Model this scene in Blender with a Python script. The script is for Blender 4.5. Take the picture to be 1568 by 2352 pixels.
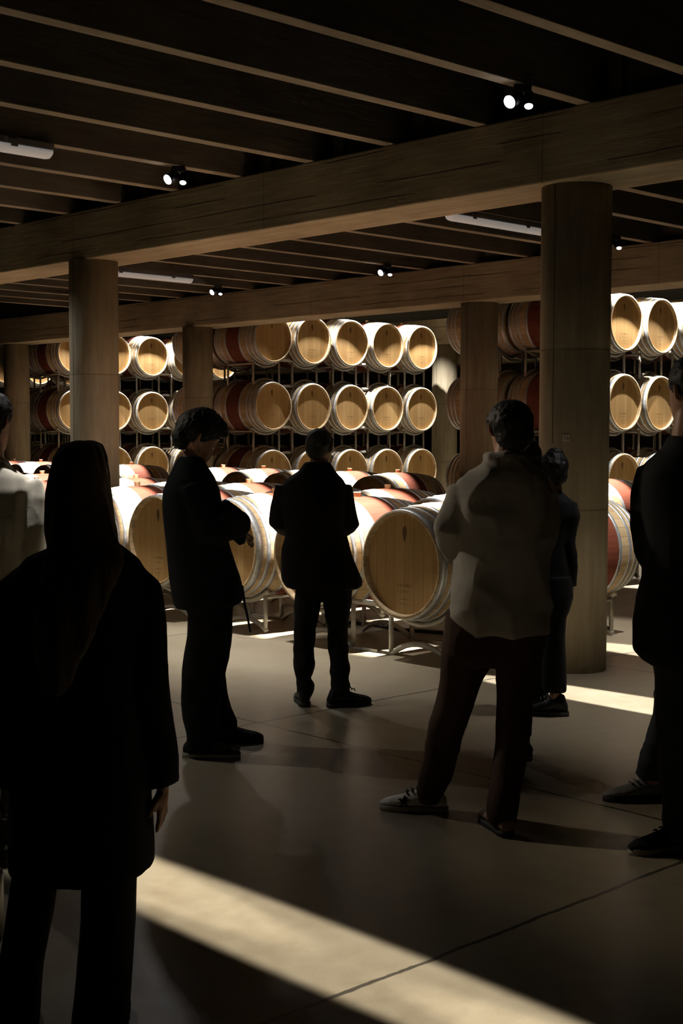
import bpy, bmesh, math, random
from mathutils import Vector, Matrix, noise
random.seed(7)
PI = math.pi
scene = bpy.context.scene
COL = scene.collection
for o in list(bpy.data.objects):
    bpy.data.objects.remove(o)

# ------------------------------------------------------------------ camera
# world axes follow the building: X runs along the joists, Y along the beams
YAW = 0.7605114
cam_data = bpy.data.cameras.new('camera')
cam_data.sensor_fit = 'VERTICAL'
cam_data.sensor_height = 36.0
cam_data.lens = 3123.6 / 2352 * 36.0
cam_data.clip_start = 0.05
cam_data.clip_end = 200
cam = bpy.data.objects.new('camera', cam_data)
COL.objects.link(cam)
fwd_h = Vector((math.sin(YAW), math.cos(YAW), 0))
right = Vector((math.cos(YAW), -math.sin(YAW), 0))
pit = 0.0569904
fwd = fwd_h * math.cos(pit) - Vector((0, 0, 1)) * math.sin(pit)
up = right.cross(fwd)
rol = 0.0024383
r2 = right * math.cos(rol) + up * math.sin(rol)
u2 = up * math.cos(rol) - right * math.sin(rol)
m = Matrix((r2, u2, -fwd)).transposed().to_4x4()
m.translation = Vector((0, 0, 1.66))
cam.matrix_world = m
scene.camera = cam

# ------------------------------------------------------------------ light and exposure
scene.view_settings.view_transform = 'Standard'
scene.view_settings.look = 'None'
scene.view_settings.gamma = 1
scene.view_settings.use_curve_mapping = False
scene.view_settings.exposure = 0.0
cy = scene.cycles
cy.use_denoising = True
cy.max_bounces = 5
cy.use_adaptive_sampling = True
cy.adaptive_threshold = 0.04
cy.adaptive_min_samples = 20
cy.diffuse_bounces = 4
cy.glossy_bounces = 3
cy.sample_clamp_indirect = 4.0
cy.caustics_reflective = False
cy.caustics_refractive = False
world = bpy.data.worlds.new('world')
scene.world = world
world.use_nodes = True
world.node_tree.nodes['Background'].inputs[0].default_value = (0.01, 0.01, 0.012, 1)
world.node_tree.nodes['Background'].inputs[1].default_value = 0.2

def lamp_light(name, loc, target, power, color, size_deg, blend, radius=0.02, stretch=1.0):
    """A spot; stretch > 1 makes the cone long along Y, as the flood lenses do."""
    ld = bpy.data.lights.new(name, 'SPOT')
    ld.energy = power
    ld.color = color
    ld.spot_size = math.radians(size_deg)
    ld.spot_blend = blend
    ld.shadow_soft_size = radius
    o = bpy.data.objects.new(name, ld)
    COL.objects.link(o)
    d = (Vector(target) - Vector(loc)).normalized()
    z = -d
    y = Vector((0, 1, 0))
    x = y.cross(z).normalized()
    y = z.cross(x).normalized()
    mm = Matrix((x, y, z)).transposed().to_4x4()
    mm.translation = Vector(loc)
    o.matrix_world = mm @ Matrix.Diagonal((1.0 / stretch, 1, 1, 1))
    return o

COOL = (1.0, 0.97, 0.93)
WARM = (1.0, 0.86, 0.66)
CURTAIN = 2600.0
# lamps hang about a metre to either side of every beam; each throws a bright
# bar straight down along Y and a weak wide spill; some aimed spots are added
lamp_light('bar_light', (6.84, 4.5, 3.69), (7.08, 4.5, 0), CURTAIN * .8, COOL, 50, 0.15, 0.02, 7.5)
lamp_light('bar_light', (8.8, 5.3, 3.69), (8.85, 5.3, 0), CURTAIN * .8, COOL, 42, 0.2, 0.02, 5.5)
for y in (7.75, 9.95, 13.2, 15.4):  # no fixtures here; moved toward the beam so the front heads stay dark
    lamp_light('row_light', (7.38, y, 3.72), (7.46, y, .8), 3900, COOL, 54, 0.5, 0.02, 4.2)
for y in (7.75, 9.95, 12.2, 14.4, 16.6):
    lamp_light('row_light', (8.80, y, 3.72), (8.84, y, 1.1), 3900, COOL, 54, 0.5, 0.02, 3.8)
for y in (9.5, 13.3, 15.5, 19.0, 21.2):
    lamp_light('row_light', (12.76, y, 3.72), (12.78, y, 1.1), 3900, COOL, 54, 0.5, 0.02, 3.8)
lamp_light('spill_light', (6.84, 8.6, 3.6), (6.55, 8.4, 0), 620, COOL, 84, 1.0, 0.05, 1.7)
lamp_light('bar_light', (2.62, 4.78, 3.69), (2.74, 4.7, 1.5), 420, COOL, 16, 1.0, 0.03, 1.6)  # extra spot added to light the pale shirt's shoulder
lamp_light('spill_light', (9.35, 5.6, 3.6), (9.35, 6.5, .8), 500, COOL, 34, .6, 0.03)  # added spot without a fixture, brightens the second row's end barrel
lamp_light('spill_light', (2.86, 8.2, 3.6), (4.2, 4.1, 1.5), 300, WARM, 27, 1.0, 0.12)  # unseen spot added and aimed to brighten the grey overshirt's left side
lamp_light('spill_light', (6.84, 4.2, 3.6), (7.15, 4.4, 0), 150, COOL, 60, 1.0, 0.05)
for (x, y, e) in ((6.84, 9.2, 110), (6.84, 12.8, 110), (2.86, 8.2, 150), (2.86, 12.0, 60)):
    lamp_light('spill_light', (x, y, 3.6), (x - .3, y, 0), e, COOL, 140, 1.0, 0.05)
for y in (0.4, 3.4, 5.6):
    lamp_light('bar_light', (2.86, y, 3.69), (2.9, y, 0), CURTAIN * 0.3, (1, .93, .82), 70, 0.25, 0.03, 11.5)
# lamps above the faces of the stacks
def face_lights(x, y, e):
    lamp_light('stack_light', (x, y - .06, 4.08), (x, y - .03, 0), 700 * e, COOL, 110, 0.6, 0.015)
    lamp_light('stack_light', (x, y - .28, 4.05), (x, y - .06, 2.05), 480 * e, COOL, 18, 0.5, 0.02, .3)
for a in ((15.2, 23.0, 1), (16.6, 23.0, 1), (18.6, 23.0, .6), (16.9, 17.1, 1), (18.2, 17.1, 1), (15.6, 17.1, .35),
          (16.3, 11.2, 1), (17.5, 11.2, .8), (17.4, 28.9, 1)):
    face_lights(*a)

# ------------------------------------------------------------------ helpers
def tag(o, label=None, cat=None, group=None, kind=None):
    if label: o['label'] = label
    if cat: o['category'] = cat
    if group: o['group'] = group
    if kind: o['kind'] = kind
    return o

def thing(name, loc=(0, 0, 0), rotz=0.0, label=None, cat=None, group=None, kind=None):
    o = bpy.data.objects.new(name, None)
    o.empty_display_size = 0.1
    COL.objects.link(o)
    o.location = loc
    o.rotation_euler = (0, 0, rotz)
    return tag(o, label, cat, group, kind)

def obj(name, bm, mat, parent=None, smooth=False, loc=None, rotz=None):
    me = bpy.data.meshes.new(name)
    bmesh.ops.recalc_face_normals(bm, faces=bm.faces)
    bm.to_mesh(me)
    bm.free()
    if mat: me.materials.append(mat)
    if smooth:
        me.polygons.foreach_set('use_smooth', [True] * len(me.polygons))
    o = bpy.data.objects.new(name, me)
    COL.objects.link(o)
    if parent: o.parent = parent
    if loc is not None: o.location = loc
    if rotz is not None: o.rotation_euler = (0, 0, rotz)
    return o

def dup(root, loc, rotz, label=None, group=None):
    r = root.copy(); COL.objects.link(r)
    r.location = loc; r.rotation_euler = (0, 0, rotz)
    if label: r['label'] = label
    if group: r['group'] = group
    for ch in list(root.children):
        c = ch.copy(); COL.objects.link(c); c.parent = r
        for g in list(ch.children):
            d = g.copy(); COL.objects.link(d); d.parent = c
    return r

def box(bm, x0, x1, y0, y1, z0, z1, bevel=0.0):
    vs = [bm.verts.new((x, y, z)) for x in (x0, x1) for y in (y0, y1) for z in (z0, z1)]
    idx = [(0, 1, 3, 2), (4, 6, 7, 5), (0, 4, 5, 1), (2, 3, 7, 6), (0, 2, 6, 4), (1, 5, 7, 3)]
    fs = [bm.faces.new([vs[i] for i in f]) for f in idx]
    if bevel:
        es = {e for f in fs for e in f.edges}
        bmesh.ops.bevel(bm, geom=list(es), offset=bevel, segments=2, affect='EDGES', profile=0.5)

def tube_rings(bm, rings, cap=True):
    """rings: list of lists of Vectors (same count), joined into a closed tube."""
    R = [[bm.verts.new(p) for p in r] for r in rings]
    n = len(R[0])
    for a, b in zip(R, R[1:]):
        for i in range(n):
            j = (i + 1) % n
            bm.faces.new((a[i], a[j], b[j], b[i]))
    if cap:
        for r, p in ((R[0], rings[0]), (R[-1], rings[-1])):
            c = bm.verts.new(sum(p, Vector()) / n)
            for i in range(n):
                bm.faces.new((r[i], r[(i + 1) % n], c))

def pipe(bm, pts, rad, n=10, cap=True):
    """round tube through pts; rad a number or a list"""
    pts = [Vector(p) for p in pts]
    rs = rad if isinstance(rad, (list, tuple)) else [rad] * len(pts)
    rings = []
    prev = None
    for i, p in enumerate(pts):
        t = (pts[min(i + 1, len(pts) - 1)] - pts[max(i - 1, 0)]).normalized()
        if prev is None:
            h = Vector((0, 0, 1)) if abs(t.z) < 0.9 else Vector((1, 0, 0))
            u = t.cross(h).normalized()
        else:
            u = (prev - t * prev.dot(t)).normalized()
        prev = u
        v = t.cross(u)
        rx, ry = rs[i] if isinstance(rs[i], (list, tuple)) else (rs[i], rs[i])
        rings.append([p + u * (rx * math.cos(a)) + v * (ry * math.sin(a)) for a in [2 * PI * k / n for k in range(n)]])
    tube_rings(bm, rings, cap)

def lathe_x(bm, prof, n=48, closed=False):
    """profile of (x, r) turned about the X axis"""
    R = []
    for x, r in prof:
        R.append([bm.verts.new((x, r * math.sin(2 * PI * k / n), r * math.cos(2 * PI * k / n))) for k in range(n)])
    pairs = list(zip(R, R[1:])) + ([(R[-1], R[0])] if closed else [])
    for a, b in pairs:
        for i in range(n):
            j = (i + 1) % n
            bm.faces.new((a[i], a[j], b[j], b[i]))
    return R

# ------------------------------------------------------------------ materials
def mat_base(name, rough=0.6, metal=0.0, color=(.5, .5, .5), spec=0.5):
    mt = bpy.data.materials.new(name)
    mt.use_nodes = True
    nt = mt.node_tree
    b = nt.nodes['Principled BSDF']
    b.inputs['Base Color'].default_value = (*color, 1)
    b.inputs['Roughness'].default_value = rough
    b.inputs['Metallic'].default_value = metal
    b.inputs['Specular IOR Level'].default_value = spec
    return mt, nt, b

def N(nt, t, **kw):
    n = nt.nodes.new(t)
    for k, v in kw.items():
        setattr(n, k, v)
    return n

def mth(nt, op, a, b=None, c=None, clamp=False):
    n = N(nt, 'ShaderNodeMath', operation=op)
    n.use_clamp = clamp
    for i, v in enumerate((a, b, c)):
        if v is None: continue
        if isinstance(v, (int, float)): n.inputs[i].default_value = v
        else: nt.links.new(v, n.inputs[i])
    return n.outputs[0]

def mixc(nt, fac, a, b, mode='MIX'):
    n = N(nt, 'ShaderNodeMix', data_type='RGBA', blend_type=mode)
    for i, v in ((0, fac), (6, a), (7, b)):
        if isinstance(v, (int, float)): n.inputs[i].default_value = v
        elif isinstance(v, tuple): n.inputs[i].default_value = (*v, 1)
        else: nt.links.new(v, n.inputs[i])
    return n.outputs[2]

def noise_tex(nt, vec, scale=(1, 1, 1), s=1.0, detail=4, rough=0.55):
    mp = N(nt, 'ShaderNodeMapping')
    mp.inputs['Scale'].default_value = scale
    nt.links.new(vec, mp.inputs['Vector'])
    n = N(nt, 'ShaderNodeTexNoise')
    n.inputs['Scale'].default_value = s
    n.inputs['Detail'].default_value = detail
    n.inputs['Roughness'].default_value = rough
    nt.links.new(mp.outputs[0], n.inputs['Vector'])
    return n.outputs['Fac']

def ramp(nt, fac, stops):
    r = N(nt, 'ShaderNodeValToRGB')
    el = r.color_ramp.elements
    el[0].position, el[0].color = stops[0][0], (*stops[0][1], 1)
    el[1].position, el[1].color = stops[-1][0], (*stops[-1][1], 1)
    for p, c in stops[1:-1]:
        e = el.new(p); e.color = (*c, 1)
    nt.links.new(fac, r.inputs[0])
    return r.outputs[0]

def bump(nt, b, height, strength=0.3, dist=0.01):
    n = N(nt, 'ShaderNodeBump')
    n.inputs['Strength'].default_value = strength
    n.inputs['Distance'].default_value = dist
    nt.links.new(height, n.inputs['Height'])
    nt.links.new(n.outputs[0], b.inputs['Normal'])

def concrete(name, c0, c1, grain, joint_z=None, boards=None, seams=(), vseam=False):
    """board-marked concrete. grain: scale vector (small along the grain)"""
    mt, nt, b = mat_base(name, 0.8, spec=0.25)
    tc = N(nt, 'ShaderNodeTexCoord')
    geo = N(nt, 'ShaderNodeNewGeometry')
    pos = geo.outputs['Position']
    f1 = noise_tex(nt, pos, grain, 6.0, 6, .6)
    f2 = noise_tex(nt, pos, (1, 1, 1), 1.1, 3, .5)
    f3 = noise_tex(nt, pos, (1, 1, 1), 90, 2, .5)
    f = mth(nt, 'MULTIPLY_ADD', f1, .55, mth(nt, 'MULTIPLY_ADD', f2, .5, mth(nt, 'MULTIPLY', f3, .12)))
    col = ramp(nt, f, [(.38, c0), (.75, c1)])
    sep = N(nt, 'ShaderNodeSeparateXYZ')
    nt.links.new(pos, sep.inputs[0])
    h = f1
    if boards:
        # dark lines between the form boards, broken up by noise
        k = mth(nt, 'ADD', sep.outputs[2], mth(nt, 'MULTIPLY', f2, .03))
        fr = mth(nt, 'FRACT', mth(nt, 'DIVIDE', k, boards))
        line = mth(nt, 'LESS_THAN', fr, .09)
        brk = mth(nt, 'GREATER_THAN', noise_tex(nt, pos, (1, .35, 7), 1.6, 2, .5), .53)
        line = mth(nt, 'MULTIPLY', line, brk)
        col = mixc(nt, mth(nt, 'MULTIPLY', line, .85), col, tuple(v * .3 for v in c0))
        vs = mth(nt, 'FRACT', mth(nt, 'DIVIDE', sep.outputs[1], 2.95))
        vl = mth(nt, 'LESS_THAN', vs, .003)
        col = mixc(nt, mth(nt, 'MULTIPLY', vl, .6), col, tuple(v * .3 for v in c0))
        h = mth(nt, 'SUBTRACT', h, line)
    for z in seams:
        d = mth(nt, 'ABSOLUTE', mth(nt, 'SUBTRACT', sep.outputs[2], z))
        col = mixc(nt, mth(nt, 'MULTIPLY', mth(nt, 'LESS_THAN', d, .007), .45), col, tuple(v * .4 for v in c0))
    if vseam:
        so = N(nt, 'ShaderNodeSeparateXYZ')
        nt.links.new(tc.outputs['Object'], so.inputs[0])
        v = mth(nt, 'MULTIPLY', mth(nt, 'LESS_THAN', mth(nt, 'ABSOLUTE', so.outputs[1]), .0055), mth(nt, 'GREATER_THAN', so.outputs[2], 1.6))
        col = mixc(nt, mth(nt, 'MULTIPLY', v, .7), col, tuple(q * .25 for q in c0))
    nt.links.new(col, b.inputs['Base Color'])
    bump(nt, b, h, .35, .012)
    return mt

M = {}
M['beam'] = concrete('board_marked_concrete', (.20, .155, .09), (.46, .385, .255), (3.5, .35, 5.0), boards=.12)
M['column'] = concrete('column_concrete', (.23, .185, .12), (.42, .36, .25), (3.0, 3.0, .3), seams=(1.14, 2.25), vseam=True)
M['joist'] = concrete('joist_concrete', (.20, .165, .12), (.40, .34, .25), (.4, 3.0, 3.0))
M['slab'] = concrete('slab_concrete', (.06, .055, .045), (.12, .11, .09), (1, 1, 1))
M['joist_side'] = concrete('shaded_joist_side', (.07, .058, .04), (.16, .135, .10), (.4, 3.0, 3.0))
M['wall'] = concrete('wall_concrete', (.10, .095, .09), (.2, .19, .17), (1, 1, 1))

def floor_mat():
    mt, nt, b = mat_base('polished_concrete', .35, spec=0.5)
    geo = N(nt, 'ShaderNodeNewGeometry')
    pos = geo.outputs['Position']
    f1 = noise_tex(nt, pos, (1, 1, 1), .9, 6, .6)
    f2 = noise_tex(nt, pos, (1, 1, 1), 9, 5, .6)
    f3 = noise_tex(nt, pos, (1, 1, 1), 140, 2, .5)
    f = mth(nt, 'MULTIPLY_ADD', f1, .6, mth(nt, 'MULTIPLY_ADD', f2, .3, mth(nt, 'MULTIPLY', f3, .1)))
    col = ramp(nt, f, [(.33, (.26, .212, .138)), (.5, (.355, .30, .208)), (.68, (.43, .37, .268))])
    sep = N(nt, 'ShaderNodeSeparateXYZ')
    nt.links.new(pos, sep.inputs[0])
    w = mth(nt, 'MULTIPLY', mth(nt, 'SUBTRACT', noise_tex(nt, pos, (1, 1, 1), 3, 4, .7), .5), .05)
    def joint(co, off, step):
        k = mth(nt, 'ADD', mth(nt, 'SUBTRACT', co, off), w)
        fr = mth(nt, 'ABSOLUTE', mth(nt, 'SUBTRACT', mth(nt, 'FRACT', mth(nt, 'ADD', mth(nt, 'DIVIDE', k, step), 20.5)), .5))
        return mth(nt, 'LESS_THAN', fr, .0045 / step * 2.0)
    jl = mth(nt, 'MAXIMUM', joint(sep.outputs[1], 2.86, 3.09), joint(sep.outputs[0], 5.0, 3.09))
    col = mixc(nt, mth(nt, 'MULTIPLY', jl, .85), col, (.035, .03, .025))
    nt.links.new(col, b.inputs['Base Color'])
    rr = mth(nt, 'MAXIMUM', mth(nt, 'MULTIPLY_ADD', f1, .2, mth(nt, 'MULTIPLY_ADD', f2, .06, .2)), .29)
    nt.links.new(rr, b.inputs['Roughness'])
    fs = noise_tex(nt, pos, (1, 1, 1), 2.2, 1, .4)
    bump(nt, b, mth(nt, 'SUBTRACT', mth(nt, 'MULTIPLY', fs, .6), mth(nt, 'MULTIPLY', jl, .6)), .12, .008)
    return mt
M['floor'] = floor_mat()

def stave_mat():
    mt, nt, b = mat_base('oak_staves', .7, spec=.2)
    tc = N(nt, 'ShaderNodeTexCoord')
    oc = tc.outputs['Object']
    sep = N(nt, 'ShaderNodeSeparateXYZ')
    nt.links.new(oc, sep.inputs[0])
    zz = mth(nt, 'SUBTRACT', sep.outputs[2], RB)
    ang = mth(nt, 'ARCTAN2', sep.outputs[1], zz)
    st = mth(nt, 'MULTIPLY', ang, 34 / (2 * PI))
    cell = mth(nt, 'FLOOR', st)
    fr = mth(nt, 'FRACT', st)
    info = N(nt, 'ShaderNodeObjectInfo')
    wn = N(nt, 'ShaderNodeTexWhiteNoise', noise_dimensions='2D')
    cb = N(nt, 'ShaderNodeCombineXYZ')
    nt.links.new(cell, cb.inputs[0]); nt.links.new(info.outputs['Random'], cb.inputs[1])
    nt.links.new(cb.outputs[0], wn.inputs['Vector'])
    g = noise_tex(nt, oc, (1.2, 14, 14), 3.0, 5, .6)
    f = mth(nt, 'MULTIPLY_ADD', wn.outputs['Value'], .45, mth(nt, 'MULTIPLY', g, .6))
    col = ramp(nt, f, [(.2, (.36, .25, .135)), (.55, (.50, .36, .20)), (.9, (.62, .475, .29))])
    edge = mth(nt, 'LESS_THAN', mth(nt, 'ABSOLUTE', mth(nt, 'SUBTRACT', fr, .5)), .47)
    col = mixc(nt, edge, mixc(nt, .5, col, (.12, .07, .03)), col)
    # wine-stained belly between the two middle hoops
    ax = mth(nt, 'ABSOLUTE', sep.outputs[0])
    band = mth(nt, 'LESS_THAN', ax, .165)
    red = ramp(nt, mth(nt, 'MULTIPLY_ADD', g, .6, mth(nt, 'MULTIPLY', wn.outputs['Value'], .15)), [(.2, (.12, .031, .016)), (.6, (.24, .066, .035))])
    col = mixc(nt, band, col, red)
    nt.links.new(col, b.inputs['Base Color'])
    bump(nt, b, edge, .25, .003)
    return mt

RB = 0.445      # belly radius
RH = 0.395      # end radius
HL = 0.55       # half length

def head_mat():
    mt, nt, b = mat_base('oak_head_boards', .6, spec=.3)
    tc = N(nt, 'ShaderNodeTexCoord')
    oc = tc.outputs['Object']
    sep = N(nt, 'ShaderNodeSeparateXYZ')
    nt.links.new(oc, sep.inputs[0])
    y = sep.outputs[1]
    z = mth(nt, 'SUBTRACT', sep.outputs[2], RB)
    info = N(nt, 'ShaderNodeObjectInfo')
    st = mth(nt, 'DIVIDE', y, .095)
    cell = mth(nt, 'FLOOR', st)
    fr = mth(nt, 'FRACT', st)
    cb = N(nt, 'ShaderNodeCombineXYZ')
    nt.links.new(cell, cb.inputs[0]); nt.links.new(info.outputs['Random'], cb.inputs[1])
    wn = N(nt, 'ShaderNodeTexWhiteNoise', noise_dimensions='2D')
    nt.links.new(cb.outputs[0], wn.inputs['Vector'])
    g = noise_tex(nt, oc, (10, 22, 1.3), 3.0, 5, .6)
    f = mth(nt, 'MULTIPLY_ADD', wn.outputs['Value'], .4, mth(nt, 'MULTIPLY', g, .6))
    col = ramp(nt, f, [(.2, (.43, .25, .09)), (.55, (.54, .335, .135)), (.9, (.62, .41, .19))])
    gap = mth(nt, 'LESS_THAN', mth(nt, 'ABSOLUTE', mth(nt, 'SUBTRACT', fr, .5)), .485)
    col = mixc(nt, gap, (.2, .11, .045), col)
    def ell(cy_, cz_, ry_, rz_):
        a = mth(nt, 'POWER', mth(nt, 'DIVIDE', mth(nt, 'SUBTRACT', y, cy_), ry_), 2)
        c = mth(nt, 'POWER', mth(nt, 'DIVIDE', mth(nt, 'SUBTRACT', z, cz_), rz_), 2)
        return mth(nt, 'LESS_THAN', mth(nt, 'ADD', a, c), 1.0)
    emb = mth(nt, 'MAXIMUM', ell(0, .235, .022, .045), ell(0, .2, .012, .035))
    # faint stamped lines low on the head
    ln = None
    for cz_, wz, hw in ((-.155, .012, .075), (-.2, .009, .06), (-.255, .006, .045), (-.29, .006, .05)):
        l1 = mth(nt, 'LESS_THAN', mth(nt, 'ABSOLUTE', mth(nt, 'SUBTRACT', z, cz_)), wz)
        l2 = mth(nt, 'LESS_THAN', mth(nt, 'ABSOLUTE', y), hw)
        l = mth(nt, 'MULTIPLY', l1, l2)
        ln = l if ln is None else mth(nt, 'MAXIMUM', ln, l)
    spk = mth(nt, 'GREATER_THAN', noise_tex(nt, oc, (1, 1, 1), 120, 2, .5), .5)
    ln = mth(nt, 'MULTIPLY', ln, spk)
    mk = mth(nt, 'MAXIMUM', mth(nt, 'MULTIPLY', ln, .6), mth(nt, 'MULTIPLY', emb, .8))
    col = mixc(nt, mk, col, (.10, .055, .025))
    nt.links.new(col, b.inputs['Base Color'])
    bump(nt, b, gap, .2, .003)
    return mt

def galv():
    mt, nt, b = mat_base('galvanised_steel', .38, .6, (.62, .63, .63))
    tc = N(nt, 'ShaderNodeTexCoord')
    f = noise_tex(nt, tc.outputs['Object'], (1, 1, 1), 35, 4, .6)
    nt.links.new(ramp(nt, f, [(.3, (.42, .43, .43)), (.7, (.68, .69, .69))]), b.inputs['Base Color'])
    nt.links.new(mth(nt, 'MULTIPLY_ADD', f, .22, .31), b.inputs['Roughness'])
    return mt
M['hoop'] = galv()
M['stave'] = stave_mat()
M['head'] = head_mat()
M['bung'] = mat_base('pale_bung_wood', .6, color=(.62, .43, .22))[0]
def rackm():
    mt, nt, b = mat_base('painted_rack_steel', .45, .25, (.33, .31, .26))
    tc = N(nt, 'ShaderNodeTexCoord')
    f = noise_tex(nt, tc.outputs['Object'], (1, 1, 1), 14, 4, .6)
    nt.links.new(ramp(nt, f, [(.3, (.42, .39, .32)), (.7, (.56, .53, .45))]), b.inputs['Base Color'])
    return mt
M['rack'] = rackm()
M['plate'] = mat_base('white_tag_plate', .5, color=(.75, .75, .72))[0]
M['black_metal'] = mat_base('black_lamp_housing', .5, .3, (.02, .02, .022))[0]
M['white_plastic'] = mat_base('opal_diffuser', .4, color=(.82, .79, .74))[0]
for _k, _v in (('Emission Color', (1, .93, .85, 1)), ('Emission Strength', .16)):  # faint glow added to brighten the tube covers
    M['white_plastic'].node_tree.nodes['Principled BSDF'].inputs[_k].default_value = _v
M['grey_plastic'] = mat_base('grey_fixture_body', .6, color=(.16, .15, .14))[0]
M['hose'] = mat_base('black_rubber_hose', .5, color=(.02, .02, .02))[0]
M['sign'] = mat_base('plaque_face', .5, color=(.9, .87, .78))[0]
M['ink'] = mat_base('plaque_ink', .6, color=(.03, .025, .02))[0]
def emit(name, col, s):
    mt, nt, b = mat_base(name, .5, color=(.8, .8, .8))
    b.inputs['Emission Color'].default_value = (*col, 1)
    b.inputs['Emission Strength'].default_value = s
    return mt
M['lens'] = emit('lit_lens', (.93, .95, 1.0), 14)

# ------------------------------------------------------------------ the building
bm = bmesh.new(); box(bm, -14, 34, -12, 40, -.3, 0)
tag(obj('floor', bm, M['floor']), 'polished beige concrete floor with dark joints', 'floor', kind='structure')
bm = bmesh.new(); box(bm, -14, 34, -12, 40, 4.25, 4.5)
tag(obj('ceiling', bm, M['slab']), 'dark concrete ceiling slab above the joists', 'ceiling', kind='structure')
for nm, args in (('wall_back', (34, 34.3, -12, 40)), ('wall_left', (-14.3, 34.3, 40, 40.3)),
                 ('wall_right', (-14.3, 34.3, -12.3, -12)), ('wall_front', (-14.3, -14, -12, 40))):
    bm = bmesh.new(); box(bm, *args, 0, 4.5)
    tag(obj(nm, bm, M['wall']), {'wall_back': 'dark far wall behind the stacked barrels'}.get(nm, 'dark concrete side wall of the cellar, ' + nm.split('_')[1] + ' side'), 'wall', kind='structure')

BX = (1.9, 7.8, 13.7, 19.6, 25.5)
BLAB = ('concrete beam overhead out of the picture near the camera', 'thick board-marked concrete beam crossing the whole picture in front',
        'second concrete beam behind, running just above the stacked barrels', 'third concrete beam hidden behind the barrel stacks', 'farthest concrete beam in the dark')
for x, lb in zip(BX, BLAB):
    bm = bmesh.new(); box(bm, x - .29, x + .29, -12, 40, 3.385, 3.865, .012)
    tag(obj('beam', bm, M['beam']), lb, 'beam', kind='structure')

def column(x, y, lb):
    bm = bmesh.new()
    n = 56
    R = []
    for z in (0, 1.13, 1.14, 1.15, 2.24, 2.25, 2.26, 3.385):
        r = .245 - (.0012 if z in (1.14, 2.25) else 0)
        R.append([Vector((r * math.cos(2 * PI * k / n), r * math.sin(2 * PI * k / n), z)) for k in range(n)])
    tube_rings(bm, R)
    # raised seam left by the formwork
    for a in (1.05, 1.05 + PI):
        a = a + .25
        pass
    bm2 = bm
    o = obj('column', bm2, M['column'], smooth=False, loc=(x, y, 0))
    o.data.polygons.foreach_set('use_smooth', [True] * len(o.data.polygons))
    return tag(o, lb, 'column', kind='structure')
COLS = [(7.82, 5.84, 'thick round concrete column with the small number plate'),
        (7.70, 11.72, 'round concrete column behind the long-haired woman'),
        (13.72, 11.80, 'round concrete column behind the man in the grey overshirt'),
        (13.60, 17.69, 'round concrete column behind the man with crossed arms'),
        (13.70, 23.55, 'far round concrete column at the left edge of the picture'),
        (19.6, 17.72, 'pale lit column end showing over the middle stack')]
COLO = [column(*c) for c in COLS]
bm = bmesh.new(); box(bm, 33.6, 34.0, 0, .5, 0, 4.25)
tag(obj('trim_1', bm, M['wall'], loc=(0, 30.1, 0)), 'faint pilaster on the dark far wall', 'pilaster', kind='structure')

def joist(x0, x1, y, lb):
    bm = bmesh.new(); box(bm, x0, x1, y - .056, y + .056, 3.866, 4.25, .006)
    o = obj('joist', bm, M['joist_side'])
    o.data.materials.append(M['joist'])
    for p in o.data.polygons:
        if p.normal.z < -.6: p.material_index = 1      # underside paler, sides darker: light and shade put into the colour
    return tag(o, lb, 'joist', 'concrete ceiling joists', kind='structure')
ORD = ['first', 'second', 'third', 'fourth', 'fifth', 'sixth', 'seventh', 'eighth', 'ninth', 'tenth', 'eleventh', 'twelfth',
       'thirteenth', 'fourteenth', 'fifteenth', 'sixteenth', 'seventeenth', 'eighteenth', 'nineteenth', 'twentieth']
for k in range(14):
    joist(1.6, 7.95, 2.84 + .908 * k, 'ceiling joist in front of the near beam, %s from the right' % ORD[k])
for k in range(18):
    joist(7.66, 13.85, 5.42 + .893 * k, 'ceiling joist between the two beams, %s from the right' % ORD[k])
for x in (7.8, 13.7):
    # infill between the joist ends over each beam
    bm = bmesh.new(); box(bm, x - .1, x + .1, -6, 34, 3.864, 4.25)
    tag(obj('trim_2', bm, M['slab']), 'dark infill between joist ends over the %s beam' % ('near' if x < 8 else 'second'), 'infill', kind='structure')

# ------------------------------------------------------------------ number plate on the column
def text_mesh(s, size):
    cu = bpy.data.curves.new('txt', 'FONT')
    cu.body = s; cu.size = size; cu.align_x = 'CENTER'; cu.align_y = 'CENTER'
    cu.extrude = .0006
    o = bpy.data.objects.new('txt', cu); COL.objects.link(o)
    dg = bpy.context.evaluated_depsgraph_get()
    me = bpy.data.meshes.new_from_object(o.evaluated_get(dg))
    bpy.data.objects.remove(o)
    return me
pc = Vector((7.82, 5.84, 1.64))
pd = Vector((7.583 - 7.82, 5.732 - 5.84, 0)).normalized()
pos = pc + pd * .249
bm = bmesh.new(); box(bm, -.0245, .0245, -.003, .003, -.0215, .0215, .001)
plate = obj('number_plate', bm, M['sign'], loc=pos, rotz=math.atan2(pd.y, pd.x) + PI / 2)
tag(plate, 'small pale number plate fixed to the thick round column', 'sign')
tm = text_mesh('16', .042)
tm.materials.append(M['ink'])
to = bpy.data.objects.new('lettering', tm); COL.objects.link(to)
to.parent = plate; to.location = (0, -.0036, 0); to.rotation_euler = (PI / 2, 0, 0)

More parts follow.
